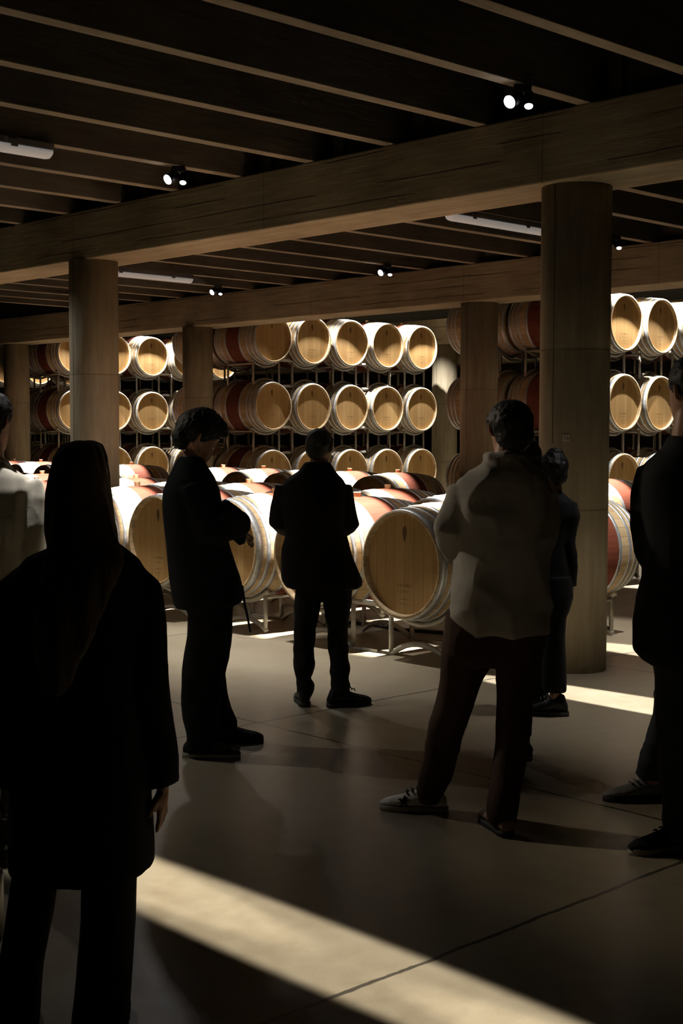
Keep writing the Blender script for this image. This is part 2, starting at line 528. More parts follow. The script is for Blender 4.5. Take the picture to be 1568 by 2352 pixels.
# ------------------------------------------------------------------ spotlights on the joists
camdir = -fwd_h
def spotlight(x, y, lb):
    t = thing('spotlight', (x, y, 3.866), -YAW, lb, 'spotlight', 'twin spotlights on the joists')
    bm = bmesh.new(); box(bm, -.035, .075, -.05, .05, -.05, 0, .006)
    obj('base', bm, M['black_metal'], t)
    for (cx, cyy, d, q) in ((-.035, -.03, Vector((-.62, -.62, -.5)), 1.12), (.06, -.02, Vector((-.05, -.42, -.9)), .72)):
        d.normalize()
        a = Vector((cx, cyy, -.09))
        bm = bmesh.new()
        pipe(bm, [a - d * .055, a - d * .05, a + d * .03, a + d * .05], [.03 * q, .04 * q, .04 * q, .042 * q], 20, True)
        pipe(bm, [Vector((cx, cyy, -.03)), a], .012, 8)
        hd = obj('lamp_head', bm, M['black_metal'], t, True)
        bm = bmesh.new()
        pipe(bm, [a + d * .049, a + d * .056], [.037 * q, .034 * q], 20, True)
        obj('lens', bm, M['lens'], hd)
    return t
for x, y, lb in ((6.84, 5.57, 'lit twin spotlight above the thick right-hand column, largest in view'),
                 (6.86, 9.2, 'lit twin spotlight on a joist above the near beam, next to the tube light'),
                 (12.7, 8.98, 'small lit spotlight just right of the thick column top'),
                 (12.7, 12.53, 'small lit spotlight over the second beam, middle of the three there'),
                 (12.66, 16.0, 'small lit spotlight over the second beam at the end of a tube light')):
    spotlight(x, y, lb)

def tube_light(x0, x1, y, lb):
    t = thing('tube_light', ((x0 + x1) / 2, y, 3.866), 0, lb, 'tube light')
    L = (x1 - x0) / 2
    bm = bmesh.new(); box(bm, -L, L, -.05, .05, -.055, 0, .008)
    for s in (-1, 1):
        box(bm, s * L * .55 - .03, s * L * .55 + .03, -.06, .06, -.075, -.02, .004)
    obj('fixture_body', bm, M['grey_plastic'], t)
    bm = bmesh.new()
    rings = []
    for x, s in ((-L, .55), (-L + .02, .9), (-L + .05, 1), (L - .05, 1), (L - .02, .9), (L, .55)):
        rings.append([Vector((x, .058 * s * math.cos(a), -.055 - .062 * s * max(0, math.sin(a)) - .004)) for a in [2 * PI * k / 20 for k in range(20)]])
    tube_rings(bm, rings)
    obj('diffuser', bm, M['white_plastic'], t, True)
    return t
tube_light(4.1, 5.64, 9.15, 'white tube light with added glow, cut by the left edge of the picture')
tube_light(9.98, 11.5, 9.0, 'white tube light with added glow, running behind the thick column')
tube_light(10.05, 11.62, 15.24, 'white tube light with added glow, between left column and second beam')

# ------------------------------------------------------------------ barrels
def rprof(x):
    return RH + (RB - RH) * (1 - (x / HL) ** 2)

def make_barrel(label, cat='barrel'):
    t = thing('wine_barrel', label=label, cat=cat)
    # staves: outside skin and the chime's inner wall, one closed turned body
    bm = bmesh.new()
    xs = [-HL + 2 * HL * k / 26 for k in range(27)]
    prof = [(-HL + .06, RH - .03), (-HL + .004, RH - .024), (-HL, RH - .018), (-HL, RH - .003)]
    prof += [(x, rprof(x)) for x in xs[0:1]] and [(x, rprof(x)) for x in xs[1:-1]]
    prof += [(HL, RH - .003), (HL, RH - .018), (HL - .004, RH - .024), (HL - .06, RH - .03)]
    lathe_x(bm, prof, 64)
    for v in bm.verts: v.co.z += RB
    st = obj('staves', bm, M['stave'], t, True)
    for s in (-1, 1):
        bm = bmesh.new()
        n = 48
        c0 = bm.verts.new((s * (HL - .048), 0, 0))
        ring = [bm.verts.new((s * (HL - .046), (RH - .024) * math.sin(2 * PI * k / n), (RH - .024) * math.cos(2 * PI * k / n))) for k in range(n)]
        c1 = bm.verts.new((s * (HL - .075), 0, 0))
        for k in range(n):
            bm.faces.new((c0, ring[k], ring[(k + 1) % n]))
            bm.faces.new((c1, ring[k], ring[(k + 1) % n]))
        for v in bm.verts: v.co.z += RB
        obj('barrel_head', bm, M['head'], t)
    for s in (-1, 1):
        for a, b in ((.008, .066), (.105, .142), (.19, .228), (.345, .388)):
            bm = bmesh.new()
            x0, x1 = HL - a, HL - b
            xm = (x0 + x1) / 2
            prof = [(s * x0, rprof(x0) - .003), (s * x0, rprof(x0) + .0035), (s * xm, rprof(xm) + .004), (s * x1, rprof(x1) + .0035), (s * x1, rprof(x1) - .003)]
            lathe_x(bm, prof, 64)
            # rivets in the overlap of the hoop
            for q in (-.012, .012):
                ang = .25
                for xx in (x0 * .7 + x1 * .3, x0 * .3 + x1 * .7):
                    c = Vector((s * xx, (rprof(xx) + .004) * math.sin(ang + q), (rprof(xx) + .004) * math.cos(ang + q)))
                    nn = Vector((0, math.sin(ang), math.cos(ang)))
                    pipe(bm, [c - nn * .002, c + nn * .003], [.0045, .003], 6)
            for v in bm.verts: v.co.z += RB
            obj('hoop', bm, M['hoop'], t, True)
    bm = bmesh.new()
    pipe(bm, [(0, 0, 2 * RB - .012), (0, 0, 2 * RB + .034), (0, 0, 2 * RB + .037)], [.026, .031, .029], 16)
    obj('bung', bm, M['bung'], t)
    return t

PROTO = make_barrel('x')
first_barrel = [True]
def barrel(loc, rot, label, group):
    if first_barrel[0]:
        first_barrel[0] = False
        PROTO.location = loc; PROTO.rotation_euler = (0, 0, rot)
        PROTO['label'] = label; PROTO['group'] = group
        return PROTO
    return dup(PROTO, loc, rot, label, group)

# ------------------------------------------------------------------ racks
def make_rack(sp, zc, zl, low_arch, nb=2, label='x', group='x'):
    """Tubular rack: barrels lie along local X, nb of them side by side along Y, sp apart.
    zc: axis height of the barrels carried; zl: height of the lower bar at its ends."""
    t = thing('barrel_rack', label=label, cat='rack', group=group)
    fx = .33
    rr = rprof(fx) + .0305
    cs = [-(sp / 2), sp / 2] if nb == 2 else [0]
    def drop(d): return rr - math.sqrt(max(rr * rr - d * d, 1e-6))
    ye = .27; yi = min(.3, sp / 2 - .08)
    def wave(sign, z0):
        pts = []
        for ci, c in enumerate(cs):
            lo = ye if ci == 0 else yi
            hi = ye if ci == len(cs) - 1 else yi
            for k in range(9):
                d = -lo + (lo + hi) * k / 8
                pts.append((c + d, z0 + sign * drop(d)))
        return pts
    up_ = wave(1, zc - rr)
    top_arch = zl + drop(ye)
    dn_ = wave(-1, top_arch)
    posts = [cs[0] - ye + .015, cs[-1] + ye - .015]
    if nb == 2: posts += [cs[0] + yi, cs[1] - yi]
    else: posts += [0]
    def zat(w, y):
        for (a, za), (b, zb) in zip(w, w[1:]):
            if a - 1e-6 <= y <= b + 1e-6: return za + (zb - za) * (y - a) / max(b - a, 1e-6)
        return w[0][1]
    for s, nm in ((-1, 'front_frame'), (1, 'rear_frame')):
        bm = bmesh.new()
        e0, e1 = up_[0], up_[-1]
        pipe(bm, [(s * fx, e0[0] - .03, e0[1] + .008)] + [(s * fx, y, z) for y, z in up_] + [(s * fx, e1[0] + .03, e1[1] + .008)], .021, 10)
        pipe(bm, [(s * fx, y, z) for y, z in dn_], .021, 10)
        for y in posts:
            pipe(bm, [(s * fx, y, zat(dn_, y)), (s * fx, y, zat(up_, y))], .019, 10)
        obj(nm, bm, M['rack'], t, True)
    for y in (posts[0], posts[1]):
        bm = bmesh.new()
        z = zat(up_, y) - .035
        pipe(bm, [(-fx, y, z), (fx, y, z)], .017, 8)
        obj('side_rail', bm, M['rack'], t, True)
    if nb == 2:
        for z in (zat(up_, 0) + .012, zat(dn_, 0) + .012):
            bm = bmesh.new(); box(bm, -fx - .026, -fx - .02, -.08, .08, z - .016, z + .016, .002)
            obj('tag_plate', bm, M['plate'], t)
    return t

RPROTO = {}
def rack(key, args, loc, rot, label, group):
    if key not in RPROTO:
        t = make_rack(*args, label=label, group=group)
        RPROTO[key] = t
        t.location = loc; t.rotation_euler = (0, 0, rot)
        return t
    return dup(RPROTO[key], loc, rot, label, group)

ZF = .715         # axis height of the barrels on floor racks
def floor_row(x, ys, rowname, group):
    for k, y in enumerate(ys):
        barrel((x, y, ZF - RB), 0, 'red-bellied oak barrel lying in the %s, %s from its right end' % (rowname, ORD[k]), group)
    k = 0
    while k < len(ys):
        if k + 1 < len(ys) and ys[k + 1] - ys[k] < 1.2:
            sp = ys[k + 1] - ys[k]
            rack(('f2', round(sp, 2)), (round(sp, 2), ZF, .021, 0, 2), (x, (ys[k] + ys[k + 1]) / 2, 0), 0,
                 'steel rack under the %s and %s barrels of the %s' % (ORD[k], ORD[k + 1], rowname), 'floor racks')
            k += 2
        else:
            rack(('f1',), (1.0, ZF, .021, 0, 1), (x, ys[k], 0), 0,
                 'single steel rack under the %s barrel of the %s' % (ORD[k], rowname), 'floor racks')
            k += 1
floor_row(7.64, [6.835, 7.845, 8.855, 9.865, 10.9, 12.75, 13.76], 'front floor row', 'barrels of the front floor row')
floor_row(9.02, [6.835 + 1.01 * k for k in range(11)], 'second floor row', 'barrels of the second floor row')
floor_row(12.95, [9.25, 10.25, 12.53, 13.45, 14.35, 15.27, 16.22, 18.63, 19.55, 20.5, 21.45, 22.4], 'rear floor row', 'barrels of the rear floor row')

TIER = ((3.24, 'top'), (2.12, 'middle'), (1.0, 'bottom'))
def stack(xs, yh, name, deep):
    for z, tn in TIER:
        for k, x in enumerate(xs):
            barrel((x, yh + HL, z - RB), PI / 2, 'oak barrel on the %s tier of the %s, %s from its left end' % (tn, name, ORD[k]), 'barrels of the ' + name)
        for k in range(deep):
            barrel((xs[k], yh + HL + 1.16, z - RB), PI / 2, 'oak barrel behind the %s on the %s tier of the %s' % (ORD[k] + ' barrel', tn, name), 'barrels of the ' + name)
        k = 0
        while k < len(xs):
            low = tn == 'bottom'
            two = k + 1 < len(xs)
            x = (xs[k] + xs[k + 1]) / 2 if two else xs[k]
            sp = round(xs[k + 1] - xs[k], 2) if two else .9
            zl = .021 - (z - RB) * 0 if low else None
            zlow = .021 if low else z - 1.12 + .457 - .0885
            rack(('s%d' % (2 if two else 1), tn, sp), (sp, z, zlow, 0, 2 if two else 1), (x, yh + HL, 0), PI / 2,
                 'steel rack under the %s tier of the %s, %s pair from its left end' % (tn, name, ORD[k // 2]), 'stacking racks')
            if k < deep:
                rack(('s%d' % (2 if two else 1), tn, sp), None, (x, yh + HL + 1.16, 0), PI / 2,
                     'steel rack under the %s tier of the %s, in its second file' % (tn, name), 'stacking racks')
            k += 2
stack([15.3, 16.2, 17.1, 18.0], 11.2, 'right-hand stack', 2)
stack([14.72 + .9 * k for k in range(5)], 17.1, 'middle stack', 2)
stack([14.68 + .925 * k for k in range(5)], 23.0, 'left-hand stack', 2)
stack([16.55, 17.45, 18.35], 28.9, 'farthest stack', 0)

# hose lying under the front racks
bm = bmesh.new()
pipe(bm, [(8.15, 9.0, .02), (8.1, 8.7, .02), (8.25, 8.3, .02), (8.2, 7.9, .02), (8.4, 7.4, .02), (8.3, 7.0, .02), (8.5, 6.7, .02)], .016, 8)
tag(obj('hose', bm, M['hose'], smooth=True), 'black hose lying on the floor under the front barrel racks', 'hose')

# ------------------------------------------------------------------ people
def cloth(name, color, rough=.85, sheen=.0):
    mt, nt, b = mat_base(name, rough, color=color, spec=.2)
    tc = N(nt, 'ShaderNodeTexCoord')
    f = noise_tex(nt, tc.outputs['Object'], (1, 1, 1), 9, 4, .6)
    f2 = noise_tex(nt, tc.outputs['Object'], (1, 1, 1), 240, 2, .5)
    nt.links.new(mixc(nt, mth(nt, 'MULTIPLY', f, .6), tuple(v * .75 for v in color), tuple(min(1, v * 1.25) for v in color)), b.inputs['Base Color'])
    bump(nt, b, mth(nt, 'MULTIPLY_ADD', f2, .3, f), .25, .004)
    return mt
def hairm(name, color, sc=(60, 60, 6)):
    mt, nt, b = mat_base(name, .5, color=color, spec=.35)
    tc = N(nt, 'ShaderNodeTexCoord')
    f = noise_tex(nt, tc.outputs['Object'], sc, 2.0, 4, .6)
    nt.links.new(mixc(nt, f, tuple(v * .55 for v in color), tuple(v * 1.5 for v in color)), b.inputs['Base Color'])
    bump(nt, b, f, .6, .008)
    return mt
def skinm(name, color):
    mt, nt, b = mat_base(name, .5, color=color)
    b.inputs['Subsurface Weight'].default_value = .05
    return mt
SKIN = skinm('skin', (.46, .25, .16))
C_NAVY = cloth('navy_wool', (.012, .014, .018))
C_BLACK = cloth('black_cloth', (.012, .012, .013))
C_BROWN = cloth('dark_brown_cloth', (.022, .018, .014))
C_GREY = cloth('grey_wool', (.35, .325, .295), .95)
C_WINE = cloth('dark_rust_trousers', (.05, .026, .018))
C_JEAN = cloth('dark_jeans', (.03, .033, .04))
C_DARKTR = cloth('dark_trousers', (.02, .019, .018))
C_SHIRT = cloth('pale_shirt', (.50, .46, .38))
H_BROWN = hairm('long_brown_hair', (.10, .066, .038))
H_BLACK = hairm('black_hair', (.010, .009, .009), (40, 40, 40))
H_GREY = hairm('short_grey_hair', (.07, .062, .052), (60, 60, 60))
H_DBLOND = hairm('dark_blond_hair', (.06, .045, .028), (40, 40, 12))
LEATH = mat_base('black_leather', .4, color=(.012, .012, .012))[0]
WHITE_L = mat_base('white_leather', .5, color=(.82, .79, .72))[0]
GREY_L = mat_base('grey_sneaker', .7, color=(.26, .25, .24))[0]
SOLE_W = mat_base('pale_sole', .7, color=(.45, .42, .37))[0]
SOLE_D = mat_base('dark_sole', .7, color=(.03, .028, .025))[0]
PINK_L = mat_base('tan_leather', .6, color=(.33, .21, .15))[0]

def remesh(bm, voxel, smooth=6, wrinkle=0.0, wscale=7.0, seed=0.0, stretch=(1, 1, 1)):
    bmesh.ops.recalc_face_normals(bm, faces=bm.faces)
    me = bpy.data.meshes.new('tmp')
    bm.to_mesh(me); bm.free()
    o = bpy.data.objects.new('tmp', me); COL.objects.link(o)
    r = o.modifiers.new('r', 'REMESH'); r.mode = 'VOXEL'; r.voxel_size = voxel; r.use_smooth_shade = True
    if smooth:
        s = o.modifiers.new('s', 'SMOOTH'); s.factor = .5; s.iterations = smooth
    dg = bpy.context.evaluated_depsgraph_get()
    out = bpy.data.meshes.new_from_object(o.evaluated_get(dg))
    bpy.data.objects.remove(o); bpy.data.meshes.remove(me)
    if wrinkle:
        ns = [v.normal.copy() for v in out.vertices]
        for v, nn in zip(out.vertices, ns):
            p = Vector((v.co.x * stretch[0], v.co.y * stretch[1], v.co.z * stretch[2])) * wscale + Vector((seed, seed * 1.7, 0))
            w = noise.noise(p) + .5 * noise.noise(p * 2.1)
            w = -abs(w) * 1.6 + .45
            v.co += nn * (w * wrinkle)
    out.polygons.foreach_set('use_smooth', [True] * len(out.polygons))
    return out

def mobj(name, me, mat, parent=None):
    me.name = name
    me.materials.clear(); me.materials.append(mat)
    o = bpy.data.objects.new(name, me); COL.objects.link(o)
    if parent: o.parent = parent
    return o

def secs(bm, rows, n=28, p=2.4):
    """Stacked flat cross-sections: (xc, z, rx, yc, ry). p > 2 squares them off a little."""
    rings = []
    for xc, z, rx, yc, ry in rows:
        ring = []
        for k in range(n):
            a = 2 * PI * k / n
            c, s = math.cos(a), math.sin(a)
            ring.append(Vector((xc + rx * math.copysign(abs(c) ** (2 / p), c), yc + ry * math.copysign(abs(s) ** (2 / p), s), z)))
        rings.append(ring)
    tube_rings(bm, rings)

def ball(bm, c, r, n=16, m=10):
    c = Vector(c)
    r = r if isinstance(r, (tuple, list)) else (r, r, r)
    rings = []
    for j in range(m + 1):
        ph = -PI / 2 + PI * (j * .96 + .02 * m) / m
        rings.append([c + Vector((r[0] * math.cos(ph) * math.cos(a), r[1] * math.cos(ph) * math.sin(a), r[2] * math.sin(ph))) for a in [2 * PI * k / n for k in range(n)]])
    tube_rings(bm, rings)

def frame(f, pitch=0.0):
    """head frame: forward, left, up for a facing direction in the ground plane, nodding down by pitch"""
    f = Vector((f[0], f[1], 0)).normalized()
    s = Vector((0, 0, 1)).cross(f)
    fw = f * math.cos(pitch) - Vector((0, 0, 1)) * math.sin(pitch)
    u = Vector((0, 0, 1)) * math.cos(pitch) + f * math.sin(pitch)
    return fw, s, u

def head_shape(bm, c, f, pitch, k=1.0, ear=True):
    fw, s, u = frame(f, pitch)
    c = Vector(c)
    rows = [(-.118, .022, .02, .062), (-.108, .036, .034, .055), (-.085, .05, .056, .036), (-.05, .062, .078, .016), (-.015, .070, .092, .004),
            (.02, .074, .098, -.004), (.055, .073, .097, -.008), (.085, .063, .084, -.01), (.105, .045, .06, -.01), (.117, .02, .028, -.01)]
    rings = []
    for z, rx, ry, off in rows:
        rings.append([c + u * (z * k) + fw * ((off + ry * math.sin(a)) * k) + s * (rx * k * math.cos(a)) for a in [2 * PI * q / 24 for q in range(24)]])
    tube_rings(bm, rings)
    P = lambda a, b, d: c + fw * (a * k) + s * (b * k) + u * (d * k)
    pipe(bm, [P(.088, 0, .02), P(.105, 0, -.012), P(.118, 0, -.035), P(.098, 0, -.045)], [.009 * k, .011 * k, .015 * k, .012 * k], 10)   # nose
    pipe(bm, [P(.078, -.045, .032), P(.095, -.02, .034), P(.097, .02, .034), P(.078, .045, .032)], .009 * k, 8)   # brow
    pipe(bm, [P(.083, -.02, -.066), P(.094, 0, -.066), P(.083, .02, -.066)], .008 * k, 8)      # upper lip
    pipe(bm, [P(.08, -.018, -.078), P(.09, 0, -.079), P(.08, .018, -.078)], .009 * k, 8)      # lower lip
    for q in (-1, 1) if ear else ():
        pipe(bm, [P(-.004, q * .072, -.03), P(-.012, q * .084, -.008), P(-.014, q * .087, .018), P(-.004, q * .076, .03)], [(.008 * k, .012 * k), (.008 * k, .02 * k), (.008 * k, .02 * k), (.006 * k, .01 * k)], 8)

def hand(bm, w, d, pn, thumb, curl=.35, k=1.0):
    """w wrist, d pointing direction, pn palm normal, thumb: side on which the thumb leaves"""
    w = Vector(w); d = Vector(d).normalized(); pn = Vector(pn); pn = (pn - d * pn.dot(d)).normalized()
    s = d.cross(pn).normalized() * thumb
    pipe(bm, [w - d * .03, w + d * .02, w + d * .06 * k, w + d * .092 * k], [(.026, .021), (.034 * k, .017), (.041 * k, .016), (.038 * k, .012)], 12) if abs(s.z) < 2 else None
    for i, (off, L) in enumerate(((.029, .072), (.010, .08), (-.010, .075), (-.028, .058))):
        p = w + d * .085 * k + s * off * k
        dirv = d.copy()
        pts = [p - d * .02]
        ang = 0
        for seg in (.45, .32, .23):
            dirv = (d * math.cos(ang) + pn * math.sin(ang)).normalized()
            pts.append(pts[-1] + dirv * (L * seg * k + (.02 if seg == .45 else 0)))
            ang += curl + .04 * i
        pipe(bm, pts, [.0095 * k, .0092 * k, .0085 * k, .007 * k], 8)
    p = w + d * .03 * k + s * .03 * k
    pipe(bm, [p - s * .01, p + s * .018 * k + d * .022 * k + pn * .008, p + s * .024 * k + d * .052 * k + pn * .018, p + s * .022 * k + d * .072 * k + pn * .024], [.014 * k, .013 * k, .0105 * k, .008 * k], 8)

def body(J, name_label, voxel=.0065):
    """J: dict of joints in the person's own frame (x right, y away, z up)"""
    bm = bmesh.new()
    k = J.get('k', 1.0)
    head_shape(bm, J['head'], J['face'], J.get('pitch', 0), k, J.get('ear', True))
    hc = Vector(J['head']); nk = Vector(J['neck'])
    pipe(bm, [nk - Vector((0, 0, .06)), nk, (nk + hc) / 2 - Vector((0, 0, .01)), hc - Vector((0, 0, .02))], [.062 * k, .056 * k, .052 * k, .05 * k], 14)
    sl, sr = Vector(J['shL']), Vector(J['shR'])
    hl, hr = Vector(J['hipL']), Vector(J['hipR'])
    mid_s, mid_h = (sl + sr) / 2, (hl + hr) / 2
    ax = (sr - sl); ax.z = 0; ax.normalize()
    bx = Vector((0, 0, 1)).cross(ax)
    W_ = (sr - sl).length / 2
    rows = [(1.06, .35, .05), (1.0, .80, .065), (.85, .82, .09), (.62, .74, .095), (.4, .64, .088), (.2, .68, .09), (.0, .74, .095), (-.12, .55, .08)]
    rings = []
    for t, wf, d in rows:
        c = mid_h.lerp(mid_s, t)
        rings.append([c + ax * (W_ * wf * math.cos(a)) + bx * (d * k * math.sin(a)) for a in [2 * PI * q / 24 for q in range(24)]])
    tube_rings(bm, rings)
    for S in 'LR':
        sh, el, wr = (Vector(J[q + S]) for q in ('sh', 'el', 'wr'))
        pipe(bm, [sh.lerp(el, .1), sh.lerp(el, .35), sh.lerp(el, .75), el, el.lerp(wr, .3), el.lerp(wr, .7), wr], [.036 * k, .041 * k, .037 * k, .035 * k, .036 * k, .030 * k, .025 * k], 12)
        hd = Vector(J.get('hd' + S, (wr - el)))
        hand(bm, wr, hd, J.get('pn' + S, (0, 1, 0)), J.get('th' + S, 1), J.get('curl' + S, .3), k)
        hp, kn, an = (Vector(J[q + S]) for q in ('hip', 'kn', 'an'))
        pipe(bm, [hp + Vector((0, 0, .03)), hp.lerp(kn, .3), hp.lerp(kn, .75), kn, kn.lerp(an, .3), kn.lerp(an, .75), an], [.072 * k, .066 * k, .053 * k, .048 * k, .047 * k, .035 * k, .033 * k], 14)
        td = Vector(J['toe' + S]).normalized()
        pipe(bm, [an - td * .03 - Vector((0, 0, .03)), an + td * .04 - Vector((0, 0, .045)), an + td * .13 - Vector((0, 0, .055)), an + td * .16 - Vector((0, 0, .057))], [(.026, .024), (.028, .026), (.026, .016), (.016, .01)], 12)
    me = remesh(bm, voxel, 3)
    o = mobj('person', me, SKIN)
    return tag(o, name_label, 'person')

def shoe(parent, an, td, upper, sole_m, L=.285, laces=None, high=False):
    """an: point on the floor under the ankle, td toe direction"""
    td = Vector((td[0], td[1], 0)).normalized(); s = Vector((0, 0, 1)).cross(td)
    a = Vector((an[0], an[1], 0)) - td * .075
    bm = bmesh.new()
    prof = [(-.005, .027, .062), (.02, .038, .095 + .03 * high), (.07, .039, .108 + .04 * high), (.105, .040, .106 + .02 * high), (.15, .044, .086), (.2, .048, .069), (.245, .043, .058), (.275, .028, .046), (.29, .012, .034)]
    rings = []
    for x, w, h in prof:
        x *= L / .285
        ring = []
        for q in range(20):
            ang = 2 * PI * q / 20
            c, si = math.cos(ang), math.sin(ang)
            z = .018 + (h - .018) * (.5 + .5 * si)
            ring.append(a + td * x + s * (w * c * (1 if si < .2 else 1 - .35 * si)) + Vector((0, 0, z)))
        rings.append(ring)
    tube_rings(bm, rings)
    me = remesh(bm, .006, 3)
    up_ = mobj('shoe', me, upper, parent)
    bm = bmesh.new()
    rr = []
    for z in (0.001, .012, .026):
        ring = []
        outline = [(-.012, 0), (-.006, .024), (.03, .036), (.09, .036), (.15, .043), (.2, .048), (.245, .043), (.275, .027), (.29, 0)]
        pts = outline + [(x, -y) for x, y in outline[-2:0:-1]]
        for x, y in pts:
            ring.append(a + td * (x * L / .285) + s * (y * (1.03 if z > .02 else 1.0)) + Vector((0, 0, z)))
        rr.append(ring)
    tube_rings(bm, rr)
    sole = obj('sole', bm, sole_m, up_, True)
    if laces:
        bm = bmesh.new()
        for q in range(4):
            x = (.1 + .022 * q) * L / .285; h = .113 - .0088 * q + .016 * high
            pipe(bm, [a + td * x + s * -.024 + Vector((0, 0, h - .008)), a + td * (x + .006) + Vector((0, 0, h + .003)), a + td * x + s * .024 + Vector((0, 0, h - .008))], .0035, 6)
        c = a + td * .1 * L / .285 + Vector((0, 0, .122 + .016 * high))
        pipe(bm, [c, c + s * .03 + td * .01 + Vector((0, 0, .014)), c + s * .045 + Vector((0, 0, .0)), c], .003, 6)
        pipe(bm, [c, c - s * .03 + td * .012 + Vector((0, 0, .01)), c - s * .042 + Vector((0, 0, -.004)), c], .003, 6)
        obj('lace', bm, laces, up_, True)
    return up_

def place(o, px):
    o.location = (px[0], px[1], 0)
    o.rotation_euler = (0, 0, -YAW)

# ---- woman with long hair, seen from behind
def woman():
    sh = (.0, 0)
    J = dict(k=.9, ear=False, head=(0.010, 0.000, 1.516), face=(.1, 1), neck=(0.011, -0.010, 1.372), shL=(-0.180, 0.000, 1.257), shR=(0.174, 0.000, 1.258),
             elL=(-0.211, -0.030, 0.981), elR=(0.202, -0.040, 0.983), wrL=(-0.252, 0.030, 0.701), wrR=(0.220, 0.010, 0.701),
             hdR=(-.05, .12, -1), hdL=(.02, .1, -1), pnR=(-1, .2, 0), pnL=(1, .2, 0), thR=-1, thL=1, curlR=.16, curlL=.9,
             hipL=(-0.096, 0.000, 0.660), hipR=(0.084, 0.000, 0.661), knL=(-0.150, 0.020, 0.286), knR=(0.071, -0.010, 0.297),
             anL=(-0.190, 0.000, -0.041), anR=(0.037, 0.000, -0.041), toeL=(-.15, 1, 0), toeR=(.2, 1, 0))
    for q in ('anL', 'anR'): J[q] = (J[q][0], J[q][1], .08)
    o = body(J, 'person with long brown hair in a dark coat, back turned, nearest on the left')
    bm = bmesh.new()
    secs(bm, [(0.014, 1.381, 0.053, -0.010, 0.075), (0.015, 1.350, 0.105, -0.010, 0.090), (0.007, 1.316, 0.157, -0.005, 0.115), (-0.007, 1.273, 0.181, 0.000, 0.130), (-0.007, 1.203, 0.188, 0.000, 0.140), (-0.008, 1.095, 0.184, 0.000, 0.145), (-0.010, 0.963, 0.179, 0.000, 0.145),
              (-0.008, 0.818, 0.185, 0.000, 0.155), (-0.006, 0.672, 0.191, 0.000, 0.165), (-0.004, 0.538, 0.194, 0.000, 0.170), (-0.002, 0.471, 0.193, 0.000, 0.172), (-0.003, 0.455, 0.188, 0.000, 0.168)], 32, 2.6)
    # the arms sit over the coat's sides
    pipe(bm, [(0.131, 0.000, 1.254), (0.155, 0.000, 1.233), (0.173, -0.015, 1.123), (0.187, -0.035, 0.982), (0.204, -0.010, 0.821), (0.216, 0.005, 0.696)], [.058, .066, .062, .06, .057, .05], 18)
    pipe(bm, [(-0.142, 0.000, 1.254), (-0.168, 0.000, 1.232), (-0.186, -0.015, 1.122), (-0.201, -0.035, 0.982), (-0.227, -0.010, 0.820), (-0.247, 0.010, 0.694)], [.058, .066, .062, .06, .057, .05], 18)
    mobj('coat', remesh(bm, .011, 4, .010, 4.0, 1.0, (1, 1, .45)), C_NAVY, o)
    bm = bmesh.new()
    secs(bm, [(-0.012, 0.575, 0.156, 0.000, 0.130), (-0.012, 0.483, 0.160, 0.000, 0.130)], 24)
    secs(bm, [(0.071, 0.526, 0.082, 0.000, 0.085), (0.073, 0.428, 0.075, 0.000, 0.085), (0.070, 0.318, 0.075, 0.000, 0.085), (0.064, 0.244, 0.075, 0.000, 0.085), (0.055, 0.158, 0.076, 0.000, 0.085), (0.043, 0.046, 0.078, 0.000, 0.085), (0.040, -0.022, 0.078, 0.000, 0.085)], 22, 2.2)
    secs(bm, [(-0.099, 0.526, 0.083, 0.000, 0.085), (-0.133, 0.428, 0.062, 0.000, 0.085), (-0.147, 0.342, 0.063, 0.000, 0.085), (-0.160, 0.268, 0.060, 0.000, 0.085), (-0.174, 0.188, 0.058, 0.000, 0.085), (-0.185, 0.083, 0.059, 0.000, 0.085), (-0.193, -0.023, 0.059, 0.000, 0.085)], 22, 2.2)
    mobj('trousers', remesh(bm, .011, 4, .007, 5.0, 3.0, (1, 1, .5)), C_BROWN, o)
    bm = bmesh.new()
    secs(bm, [(0.012, 1.639, 0.030, -0.000, 0.050), (0.007, 1.627, 0.054, -0.000, 0.090), (0.002, 1.596, 0.068, -0.003, 0.112), (-0.001, 1.549, 0.078, -0.004, 0.120), (-0.002, 1.502, 0.084, -0.010, 0.118), (0.003, 1.450, 0.089, -0.030, 0.105), (0.012, 1.399, 0.095, -0.055, 0.085),
              (0.025, 1.360, 0.098, -0.090, 0.062), (0.032, 1.327, 0.104, -0.105, 0.055), (0.019, 1.277, 0.103, -0.130, 0.042), (-0.000, 1.210, 0.096, -0.145, 0.036), (-0.019, 1.141, 0.086, -0.150, 0.030), (-0.033, 1.073, 0.066, -0.155, 0.025), (-0.038, 1.010, 0.046, -0.158, 0.018), (-0.040, 0.970, 0.027, -0.160, 0.010)], 30, 2.1)
    me = remesh(bm, .008, 3, .008, 18.0, 2.0, (1, 1, .07))
    mobj('hair', me, H_BROWN, o)
    for q in 'LR':
        shoe(o, J['an' + q], J['toe' + q], LEATH, SOLE_D, .255)
    place(o, (2.035, 3.171))
    # handbag hanging from the left hand
    t = thing('handbag', (1.863, 3.376, 0.547), -YAW, 'dark handbag held low at the left edge by the long-haired woman', 'bag')
    bm = bmesh.new(); box(bm, -.19, .03, -.05, .05, -.32, -.1, .02)
    obj('bag_body', bm, LEATH, t, True)
    bm = bmesh.new()
    pipe(bm, [(-.15, 0, -.11), (-.135, 0, -.04), (-.08, 0, -.005), (-.02, 0, -.04), (0, 0, -.11)], .008, 8)
    obj('handle', bm, LEATH, t, True)
woman()

